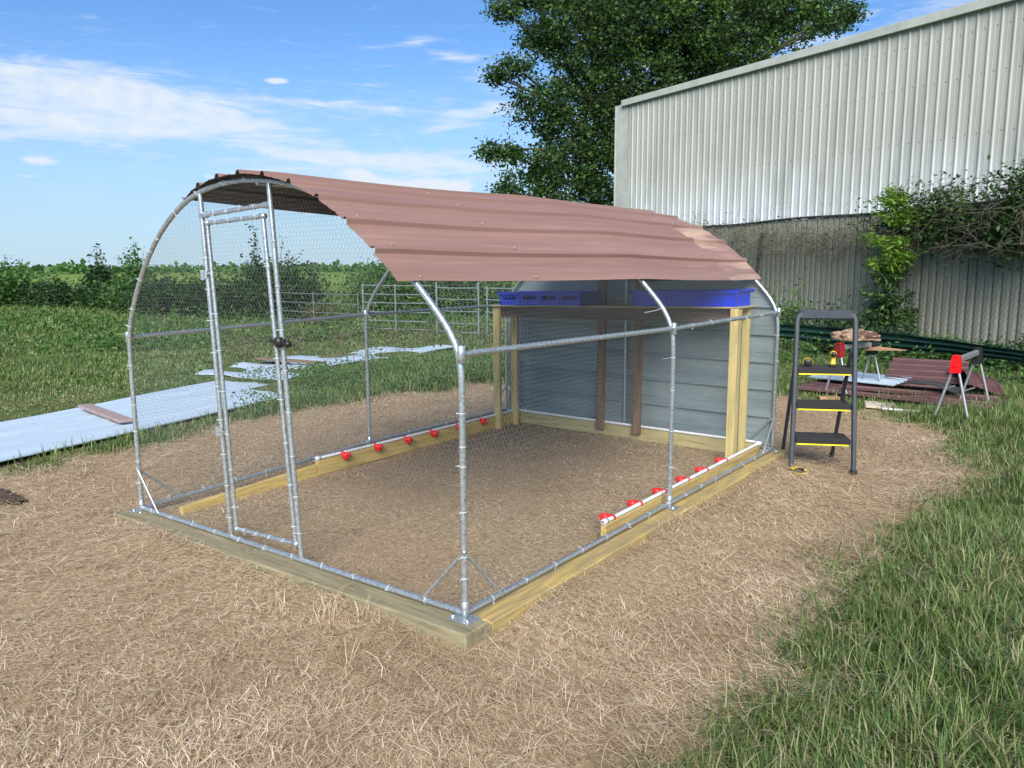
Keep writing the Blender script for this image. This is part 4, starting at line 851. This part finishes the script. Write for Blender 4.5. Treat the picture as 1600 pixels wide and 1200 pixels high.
# ------------------------------------------------------------------ step ladder
def ladder():
    fx = Vector((.725-.290, 4.02-3.80, 0)); ax = fx.normalized(); back = Vector((-ax.y, ax.x, 0)); W_ = .49
    base = Vector((.290, 3.80, GZ)); T_ = empty('step_ladder', base, 'dark grey three step folding ladder with yellow edged treads on the straw', 'ladder'); T_.rotation_euler.z = math.atan2(ax.y, ax.x)
    # local: x along width, y back, z up
    H = 1.335; lean = .17
    def fp(x, z): t = z/H; return Vector((x, lean*t, z))
    b = MB(); n_ = 8; pts = []
    taper = .015
    pts = [fp(taper*0, .02), fp(.012, .7), fp(.018, H-.09)]
    for k_ in range(1, 5): a = math.pi*(1-k_/8); pts.append(fp(.018+.07+.07*math.cos(a), H-.09+.075*math.sin(a)))
    L_ = pts; Rr = [Vector((W_-p.x, p.y, p.z)) for p in L_][::-1]
    allp = L_+Rr
    def flatpipe(b, pts, wx, wy):
        # rounded box section swept in the plane of the frame
        vs = []; m = len(pts)
        for i_, p in enumerate(pts):
            t = (pts[min(i_+1, m-1)]-pts[max(i_-1, 0)]).normalized(); yv = Vector((0, 1, -.12)).normalized(); s_ = t.cross(yv).normalized(); yv = s_.cross(t)
            for (a_, c_) in ((-.5, -.3), (-.3, -.5), (.3, -.5), (.5, -.3), (.5, .3), (.3, .5), (-.3, .5), (-.5, .3)): vs.append(p+s_*a_*wx+yv*c_*wy)
        fs = [(i_*8+k_, i_*8+(k_+1) % 8, (i_+1)*8+(k_+1) % 8, (i_+1)*8+k_) for i_ in range(m-1) for k_ in range(8)]
        b.add(vs, fs); b.add(vs[:8], [tuple(range(7, -1, -1))]); b.add(vs[-8:], [tuple(range(8))])
    flatpipe(b, allp, .036, .042); b.box(fp(W_/2, H-.036), (W_-.055, .040, .078), ch=.012); b.build('front_frame', M['ladder'], T_)
    for e_ in (0, 1):
        x_ = .012 if e_ == 0 else W_-.012; xi = x_+(.012 if e_ == 0 else -.03)
        b = MB(); flatpipe(b, [Vector((xi, .13, 1.02)), Vector((xi, .36, .55)), Vector((xi, .60, .03))], .026, .045); b.build('rear_leg', M['ladder'], T_)
        MB().box((0 if e_ == 0 else W_, .0, .02), (.05, .06, .04), ch=.006).build('foot', M['black'], T_)
        MB().box((xi, .61, .02), (.034, .05, .04), ch=.006).build('foot', M['black'], T_)
        MB().beam((xi+(.012 if e_ == 0 else -.012), .09, .56), (xi+(.012 if e_ == 0 else -.012), .34, .60), .006, .02).build('spreader', M['ladder'], T_)
    for z_, dp in ((.265, .26), (.55, .22), (.84, .26)):
        y_ = lean*z_/H; st = MB().box((W_/2, y_+dp/2-.015, z_), (W_-.06, dp, .045), ch=.006)
        for q_ in range(8): st.box((W_/2, y_+.01+q_*dp/9, z_+.0235), (W_-.09, .008, .003))
        s_ = st.build('step', M['black'], T_)
        MB().box((W_/2-.005, y_-.022, z_-.026), (W_-.085, .010, .011), ch=.002).build('edge_strip', M['yellowstrip'], s_)
    MB().box((W_/2, lean*.9+.14, 1.02), (W_-.1, .02, .03)).build('crossbar', M['ladder'], T_) if False else None
    return T_
ld = ladder(); bpy.context.view_layer.update()
def on_ladder(lx_, ly, lz): return ld.matrix_world @ Vector((lx_, ly, lz))
def drill(loc, rz, label, tipped=False):
    T_ = empty('cordless_drill', loc, label, 'drill', rz=rz)
    MB().box((0, 0, .012), (.075, .05, .024), ch=.005).build('battery', M['black'], T_)
    MB().beam((0, 0, .022), (.012, 0, .085), .034, .030, up=(1, 0, 0), ch=.007).box((0, 0, .027), (.06, .042, .008)).build('handle', M['yellow'], T_)
    MB().lathe([(.001, -.05), (.022, -.047), (.026, -.03), (.026, .03), (.022, .045)], (.012, 0, .105), (1, 0, 0), 12).build('body', M['yellow'], T_)
    MB().lathe([(.020, .0), (.018, .025), (.010, .036), (.006, .05), (.001, .05)], (.055, 0, .105), (1, 0, 0), 10).lathe([(.001, -.062), (.018, -.06), (.022, -.052), (.023, -.04)], (.012, 0, .105), (1, 0, 0), 12).build('chuck', M['black'], T_)
drill(on_ladder(.325, .20, .8655), 1.9, 'yellow and black cordless drill standing on the top step of the ladder')
T_ = empty('tape_measure', on_ladder(.125, .20, .8655), 'small yellow and black tape measure on the left of the top ladder step', 'tape measure', rz=.4)
MB().lathe([(.001, -.022), (.030, -.021), (.034, -.017), (.034, .017), (.030, .021), (.001, .022)], (0, 0, .034), (0, 1, 0), 16).box((.01, 0, .012), (.05, .040, .024), ch=.004).build('case', M['black'], T_)
MB().lathe([(.0345, -.016), (.0365, -.014), (.0365, .014), (.0345, .016)], (0, 0, .036), (0, 1, 0), 16).build('band', M['yellow'], T_)
T_ = empty('battery_charger', (.37, 3.72, GZ+.012), 'small yellow and black power tool battery lying on the straw by the ladder foot', 'battery', rz=-.5)
MB().box((0, 0, .022), (.12, .08, .035), ch=.007).box((.02, 0, .045), (.06, .055, .014), ch=.004).build('casing', M['black'], T_)
MB().box((0, 0, .020), (.126, .086, .010), ch=.003).box((-.03, 0, .044), (.03, .074, .012), ch=.003).box((.045, .03, .040), (.02, .02, .02), ch=.003).build('trim', M['yellow'], T_)

# ------------------------------------------------------------------ sawhorses
def sawhorse(loc, rz, ln, h, label, endm):
    T_ = empty('sawhorse', loc, label, 'sawhorse', 'folding metal sawhorses behind the ladder', rz)
    MB().box((0, ln/2, h-.03), (.045, ln, .06), ch=.006).build('beam', M['sawleg'], T_)
    for y_ in (.04, ln-.04):
        for s_ in (-1, 1):
            MB().tube([(s_*.02, y_, h-.10), (s_*.17, y_+(-.03 if y_ < .2 else .03), .0)], .014, 8).build('leg', M['sawleg'], T_)
        b = MB(); b.add([(-.05, y_-.05, h-.16), (.05, y_-.05, h-.16), (.038, y_-.05, h+.005), (-.038, y_-.05, h+.005), (-.05, y_+.05, h-.16), (.05, y_+.05, h-.16), (.038, y_+.05, h+.005), (-.038, y_+.05, h+.005)], [(0, 1, 2, 3), (5, 4, 7, 6), (1, 5, 6, 2), (4, 0, 3, 7), (3, 2, 6, 7), (4, 5, 1, 0)])
        b.box((0, y_, h+.016), (.07, .085, .022), ch=.005).box((0, y_-.054, h-.075), (.05, .008, .05), ch=.002)
        b.build('end_bracket', endm if y_ < .2 else M['black'], T_)
    for s_ in (-1, 1): MB().beam((s_*.10, .04, h*.5), (s_*.10, ln*.5, h*.5-.03), .004, .018).build('brace', M['sawleg'], T_)
    return T_
sawhorse((1.03, 6.80, float(gz(1.03, 6.8))), math.radians(-4), 1.15, .69, 'folding sawhorse with a bright red end bracket beside the brown sheets', M['red'])
sawhorse((-.42, 7.75, float(gz(-.42, 7.7))), math.radians(-24), .72, .66, 'folding sawhorse behind the ladder carrying a crumpled brown cloth', M['darkred'])
def crumple(name, loc, dims, m, label, cat, seed, n_=34, thick=.35):
    V_ = []; nphi = 18
    for i_ in range(n_+1):
        for j_ in range(nphi):
            u = i_/n_*math.pi; a = j_/nphi*2*math.pi; p = Vector((math.cos(u), math.sin(u)*math.cos(a), math.sin(u)*math.sin(a)))
            d_ = 1+.30*mnoise.noise(p*2.6+Vector((seed, 0, 0)))+.22*mnoise.noise(p*7+Vector((seed, 3, 0)))
            V_.append((p.x*d_*dims[0], p.y*d_*dims[1], max(p.z*d_*dims[2], -dims[2]*thick)))
    F_ = [(i_*nphi+j_, i_*nphi+(j_+1) % nphi, (i_+1)*nphi+(j_+1) % nphi, (i_+1)*nphi+j_) for i_ in range(n_) for j_ in range(nphi)]
    o = MB().add(V_, F_).build(name, m); o.location = loc; return tag(o, label, cat)
crumple('cloth', (-.28, 7.98, GZ+.79), (.29, .18, .09), M['cloth'], 'crumpled brown and tan cloth draped over the rear sawhorse', 'cloth', 2.0)
o = MB().add([(-.2, -.14, 0), (.22, -.1, .02), (.24, .14, .0), (-.18, .16, .03), (-.2, -.14, -.008), (.22, -.1, .012), (.24, .14, -.008), (-.18, .16, .022)], [(0, 1, 2, 3), (7, 6, 5, 4), (0, 4, 5, 1), (1, 5, 6, 2), (2, 6, 7, 3), (3, 7, 4, 0)]).build('cardboard', M['card']); o.location = (.03, 8.25, GZ+.62); tag(o, 'flat tan piece of cardboard sticking out beside the crumpled cloth', 'cardboard')
# ------------------------------------------------------------------ stack of sheets and scraps
def ribsheet(name, loc, ln, wd, rz, tilt, m, label, cat='sheet', group=None, nr=4, h=.02, bend=0, z=0):
    V_ = []; n_ = 0; pts = []
    p = wd/nr
    for k_ in range(nr):
        for dx, dz in ((0, 0), (p*.3, 0), (p*.36, .004), (p*.42, 0), (p*.72, 0), (p*.78, h), (p*.92, h), (p*.98, 0)): pts.append((k_*p+dx, dz))
    pts.append((wd, 0)); n_ = len(pts); seg = 8
    for k_ in range(seg+1):
        y_ = ln*k_/seg; zz_ = bend*math.sin(math.pi*k_/seg)
        for x_, z_ in pts: V_.append((x_-wd/2, y_-ln/2, z_+zz_))
    F_ = [(k_*n_+i_, k_*n_+i_+1, (k_+1)*n_+i_+1, (k_+1)*n_+i_) for k_ in range(seg) for i_ in range(n_-1)]
    q_ = len(V_); V2 = V_+[(x, y, zz-.004) for x, y, zz in V_]; F_ = F_+[tuple(i_+q_ for i_ in f[::-1]) for f in F_]
    bd = list(range(n_))+[k_*n_+n_-1 for k_ in range(1, seg+1)]+[seg*n_+i_ for i_ in range(n_-2, -1, -1)]+[k_*n_ for k_ in range(seg-1, 0, -1)]
    F_ += [(a+q_, bd[(i_+1) % len(bd)]+q_, bd[(i_+1) % len(bd)], a) for i_, a in enumerate(bd)]
    o = MB().add(V2, F_).build(name, m); o.location = loc; o.rotation_euler = (tilt[0], tilt[1], rz); return tag(o, label, cat, group)
BG = 'brown ribbed roofing sheets in the pile'
gzz = lambda x, y: float(gz(x, y))
ribsheet('roofing_sheet', (.22, 8.05, gzz(.3, 8.2)+.05), 2.3, .95, math.radians(84), (0, 0), M['brownmetal'], 'brown sheet at the very bottom front edge of the pile', group=BG)
ribsheet('roofing_sheet', (.42, 8.42, gzz(.3, 8.2)+.085), 1.8, .95, math.radians(94), (0, -.02), M['brownmetal'], 'brown sheet second from the bottom of the pile', group=BG)
ribsheet('roofing_sheet', (.40, 9.15, gzz(.3, 8.2)+.24), .95, 1.1, math.radians(96), (0, -.16), M['brownmetal'], 'broad tilted brown sheet facing the camera on top of the pile', group=BG, nr=4, h=.014)
ribsheet('roofing_sheet', (1.02, 8.70, gzz(.3, 8.2)+.18), 1.0, .42, math.radians(24), (.06, .34), M['brownmetal'], 'dark brown bent sheet leaning at the right end of the pile', group=BG, bend=.10, nr=2)
ribsheet('roofing_sheet', (-.33, 8.55, gzz(-.4, 8.7)+.135), 1.15, .60, math.radians(80), (.0, -.05), M['silver'], 'shiny silver ribbed sheet lying on the left of the brown pile', group=None, nr=5)
ribsheet('rubber_sheet', (.55, 8.22, gzz(.6, 8.3)+.125), .75, .32, math.radians(82), (0, 0), M['dark'], 'dark curled strip lying on the brown pile behind the red sawhorse', bend=.08, nr=2, h=.01)
o = MB().box((0, 0, 0), (.34, .30, .025), ch=.004).build('wood_scrap', M['card']); o.location = (.22, 7.30, gzz(.22, 7.3)+.03); o.rotation_euler = (.05, .04, .3); o.data.materials.clear(); o.data.materials.append(mat('pale_scrap', srgb(196, 186, 168), srgb(168, 156, 138), rough=.9, scale=6)); tag(o, 'square pale board scrap on the grass before the pile', 'board')
o = MB().box((0, 0, 0), (.38, .055, .02), ch=.003).build('wood_scrap', M['pvc']); o.location = (.48, 7.10, gzz(.4, 7.1)+.035); o.rotation_euler.z = .1; tag(o, 'thin white strip lying right in front of the square board scrap', 'strip')
o = MB().box((0, 0, 0), (.25, .12, .03), ch=.003).build('wood_scrap', M['card']); o.location = (-.42, 7.5, gzz(-.4, 7.5)+.02); o.rotation_euler.z = .5; tag(o, 'small tan scrap on the ground under the rear sawhorse', 'board')
# clod of dark soil on the left
crumple('soil_mound', (-4.15, -.45, gzz(-4, -.3)-.004), (.30, .10, .05), M['soil'], 'small dark clod of dug soil on the straw at the left', 'soil', 5.0)

# ------------------------------------------------------------------ straw and grass
def polar(n_, r0, r1, a0, a1, pw):
    u = rng.random(n_); r = (r0**pw+u*(r1**pw-r0**pw))**(1/pw); a = np.radians(rng.uniform(a0, a1, n_))
    return CAM.x+np.sin(a)*r, CAM.y+np.cos(a)*r, r
def inbox(x, y, m=.0): return (x > -3.1-m) & (x < .14+m) & (y > -.16-m) & (y < 4.3+m)
def strips(name, x, y, z, L_, wd, yaw, pitch, curl, m, kind='stuff', seg=2, lift=0):
    """curved ribbons: seg segments, flat lying or standing, tapering"""
    n_ = len(x); P = [np.stack([x, y, z], 1)]; yawc = yaw.copy(); pc = pitch.copy()
    for s_ in range(seg):
        st = (L_/seg)[:, None]; d_ = np.stack([np.cos(yawc)*np.cos(pc), np.sin(yawc)*np.cos(pc), np.sin(pc)], 1); P.append(P[-1]+d_*st); yawc = yawc+curl[0]; pc = pc+curl[1]
    sd_ = np.stack([-np.sin(yaw), np.cos(yaw), np.zeros(n_)], 1)
    V = []
    for k_, p in enumerate(P):
        w_ = (wd*(1-.55*(k_/seg)**1.5))[:, None]*.5
        if k_ == seg: V.append(p)
        else: V.append(p-sd_*w_); V.append(p+sd_*w_)
    V = np.stack(V, 1).reshape(-1, 3); b_ = np.arange(n_)[:, None]*(2*seg+1)
    F = [np.concatenate([b_+np.array([[2*k_, 2*k_+2, 2*k_+3, 2*k_+1]]) for k_ in range(seg-1)]), b_+np.array([[2*seg-2, 2*seg, 2*seg-1]])]
    return tag(npmesh(name, V, F, m), kind=kind)
# straw
x, y, r = polar(400000, 1.9, 15, -80, 8, 1.05); bare = np.clip((fnoise(x, y, 1.9, 88)+.5*fnoise(x, y, 6.5, 89)-.55)*1.6, 0, .75); k = (rng.random(len(x)) > greenness(x, y)*.88) & (rng.random(len(x)) > bare); x, y, r = x[k], y[k], r[k]
on_t = ((x > -3.1) & (x < .14) & (y > -.15) & (y < .03)) | ((x > -.13) & (x < .13) & (y > -.1) & (y < 4.3)) | (np.hypot(x-.02, y) < .12)
under = (y > 4.2) & (y < 4.3) & (x > -3) & (x < 0)
keep = ~(on_t | under) | (rng.random(len(x)) < (.05+.35*np.clip(fnoise(x, y, 2.0, 93), 0, 1)*(y < -.05))*(y < .03)*(x < -.5)); x, y, r = x[keep], y[keep], r[keep]
dirn = fnoise(x, y, .8, 21)*1.6+.35; yaw = dirn+rng.normal(0, .75, len(x))+np.where(rng.random(len(x)) < .5, math.pi, 0)
clump = fnoise(x, y, 3.5, 22); ins = inbox(x, y)
Ls = rng.uniform(.035, .13, len(x))*np.where(ins, .55, 1)*(1+.35*np.clip(fnoise(x, y, 1.3, 77), -1, 1)); pit = rng.normal(.02, .14, len(x))*(1+.5*np.clip(clump, 0, 1))
zst = gz(x, y)+rng.random(len(x))**1.6*np.where(ins, .012, .026)*(1.1+.7*clump)+.002
tz = ((x > -3.1) & (x < .14) & (y > -.15) & (y < .03)); zst = np.where(tz, np.interp(x, [-3.1, 0.1], [-.078, -.026]), zst)
strips('dry_straw', x, y, zst, Ls, rng.uniform(.0013, .0036, len(x))*(1+np.clip(r-4, 0, 12)*.12), yaw, pit, (rng.normal(0, .45, len(x)), rng.normal(-.12, .18, len(x))), M['straw'])
# looser long stalks catching the light
x, y, r = polar(3200, 2.0, 9, -78, 8, 1.1); k = (rng.random(len(x)) > greenness(x, y)*.6) & ~inbox(x, y, -.0); x, y, r = x[k], y[k], r[k]
strips('loose_straw_stalk', x, y, gz(x, y)+.02+.02*rng.random(len(x)), rng.uniform(.10, .26, len(x)), rng.uniform(.002, .004, len(x)), rng.uniform(0, 6.28, len(x)), rng.normal(.10, .12, len(x)), (rng.normal(0, .35, len(x)), rng.normal(-.12, .12, len(x))), M['straw'], seg=4)
# a few upright dry tufts by the front timber
x = []; y = []
for cx, cy, q_ in ((-.62, -.30, 60), (-.45, -.22, 40), (-2.3, -.25, 20), (-.9, -.42, 30), (-.15, -.55, 26), (-3.6, .3, 30), (-4.4, .2, 40)):
    x.append(rng.normal(cx, .035, q_)); y.append(rng.normal(cy, .03, q_))
x = np.concatenate(x); y = np.concatenate(y); n_ = len(x)
strips('dry_tuft', x, y, gz(x, y), rng.uniform(.06, .16, n_), rng.uniform(.002, .0035, n_), rng.uniform(0, 6.28, n_), rng.normal(.9, .3, n_), (rng.normal(0, .2, n_), rng.normal(-.25, .15, n_)), M['straw'], seg=3)
# green grass in tufts
def tufts(name, cx, cy, per, hh, wd, m, rad=.03, seg=3, lean=1.1):
    n_ = len(cx); X_ = np.repeat(cx, per)+rng.normal(0, rad, n_*per); Y_ = np.repeat(cy, per)+rng.normal(0, rad, n_*per); H = np.repeat(hh, per)*rng.uniform(.45, 1.15, n_*per); Wd = np.repeat(wd, per)*rng.uniform(.7, 1.3, n_*per)
    ty = np.repeat(rng.uniform(0, 6.28, n_), per)
    return strips(name, X_, Y_, gz(X_, Y_)-.004, H, Wd, ty+rng.normal(0, 1.3, n_*per), rng.normal(lean, .28, n_*per), (rng.normal(0, .15, n_*per), rng.normal(-.32, .22, n_*per)), m, seg=seg)
def mask_sheets(x, y):
    def quad(P, mg=.10):
        ins = np.ones(x.shape, bool); c = np.mean(P, 0)
        for (ax_, ay_), (bx_, by_) in zip(P, P[1:]+P[:1]):
            s0_ = np.sign((bx_-ax_)*(c[1]-ay_)-(by_-ay_)*(c[0]-ax_)); ins &= ((bx_-ax_)*(y-ay_)-(by_-ay_)*(x-ax_))*s0_ > -mg*math.hypot(bx_-ax_, by_-ay_)
        return ins
    return quad([(-6.55, -1.9), (-8.10, 3.83), (-6.05, 3.6), (-4.75, -1.9)]) | quad([(-8.95, 3.9), (-9.55, 5.2), (-7.95, 5.7), (-7.3, 4.45)]) | quad([(-9.35, 5.45), (-9.2, 8.3), (-8.2, 9.3), (-7.9, 5.6)])
# right-hand grass
x, y, r = polar(16500, 1.3, 12, -40, 12, 1.15); g = greenness(x, y); k = (rng.random(len(x)) < g*np.clip(.72+.5*fnoise(x, y, 1.8, 31), .1, 1)) & (x > .0) & ~inbox(x, y, .1); x, y, r = x[k], y[k], r[k]
hh = (.085+.065*np.clip(fnoise(x, y, 1.5, 32)+.5, 0, 1.4))*smooth(sdist(x, y), -.2, .7)+.035
tufts('right_grass', x, y, 13, hh*(1.1+.35*np.clip(fnoise(x, y, 4.0, 36), -1, 1)), .0044+.0007*r*.7, M['grass'], .035, 2, .95)
x, y, r = polar(7000, 1.6, 9, -35, 12, 1.2); k = (sdist(x, y) > -.1) & (x > .5) & (fnoise(x, y, 1.6, 35) > -.2); x, y = x[k], y[k]
strips('dead_grass', x, y, gz(x, y)+.015+.06*rng.random(len(x)), rng.uniform(.06, .22, len(x)), rng.uniform(.002, .0042, len(x)), rng.uniform(0, 6.28, len(x)), rng.normal(.25, .25, len(x)), (rng.normal(0, .35, len(x)), rng.normal(-.15, .15, len(x))), M['deadgrass'], seg=3)
x, y, r = polar(1800, 1.6, 9, -35, 12, 1.2); k = (sdist(x, y) > .1) & (x > .5); x, y = x[k], y[k]
tufts('tall_grass_blade', x, y, 4, np.full(len(x), .24), np.full(len(x), .005), M['grass'], .04, 4, .95)
# left strip between straw and sheets, and weeds behind
x, y, r = polar(22000, 4.5, 17, -80, -22, 1.0); g = greenness(x, y); k = (rng.random(len(x)) < g) & (x < -.5) & ~mask_sheets(x, y) & (y < 13); x, y, r = x[k], y[k], r[k]
dsh = sdist(x, y); hh = .05+.10*np.exp(-((dsh-.5)/.5)**2)+.08*np.clip(fnoise(x, y, .9, 41), 0, 1)+.10*smooth(y, 3.5, 5.5)*smooth(-x, 8.2, 6.0)*smooth(-x, 3.5, 4.5)-.015*smooth(-x, 6.5, 7.5)+.03*smooth(-x, 8.2, 9.5)
tufts('left_grass', x, y, 8, hh, .0055+.0006*r, M['grass'], .05, 2)
x, y, r = polar(21000, 13, 48, -82, -20, 1.0); k = (rng.random(len(x)) < .95) & ~mask_sheets(x, y) & (x < -3) ; x, y, r = x[k], y[k], r[k]
hh = .09+.07*np.clip(fnoise(x, y, .5, 51), 0, 1)+.16*smooth(r, 20, 30)
tufts('field_grass', x, y, 5, hh, .012+.0011*r, M['grassfar'], .12, 2)
x, y, r = polar(5200, 8.6, 15.5, -35, 8, 1.0); k = (rng.random(len(x)) < greenness(x, y)) & (x > -3.5); x, y, r = x[k], y[k], r[k]
tufts('rear_grass', x, y, 9, .05+.09*np.clip(fnoise(x, y, 1.1, 61)+.3, 0, 1), .0055+.0006*r, M['grass'], .05, 2)
# broad-leaved weeds
def weeds(name, cx, cy, h, per, size, m):
    P = []
    for a, b_, hh_ in zip(cx, cy, h): z_ = rng.random(per)**.8*hh_; P.append(np.stack([a+rng.normal(0, .06+.10*z_, per), b_+rng.normal(0, .06+.10*z_, per), float(gz(a, b_))+z_], 1))
    tag(leaves(name, np.concatenate(P), size, m), kind='stuff')
x, y, r = polar(2100, 6, 13, -62, -26, 1.0); dd = sdist(x, y); k = (dd > .05) & (y > 2.5) & (y < 10.5) & ~mask_sheets(x, y) & (x > -8.2+.0*y) & (x < -3.5) & (fnoise(x, y, 1.2, 71) > -.45); x, y = x[k], y[k]
weeds('leafy_weeds', x, y, .16+.20*np.clip(fnoise(x, y, 1.5, 72)+.4, 0, 1)*smooth(-x, 8.5, 6.0), 20, .045, M['leafmid'])
x, y, r = polar(1300, 17, 36, -80, -34, 1.0); k = fnoise(x, y, .5, 73) > -.1; x, y = x[k], y[k]
weeds('field_weeds', x, y, .25+.35*rng.random(len(x)), 22, .10, M['leafmid'])
x, y, r = polar(220, 14, 20, -58, -30, 1.0); weeds('dry_field_weeds', x, y, .2+.25*rng.random(len(x)), 18, .07, M['leafdry'])
x, y, r = polar(380, 9.5, 15, -28, 6, 1.0); k = (y > 9.6) & (x > -3.4); x, y = x[k], y[k]; weeds('fence_foot_weeds', x, y, .2+.35*rng.random(len(x)), 22, .07, M['leafmid'])
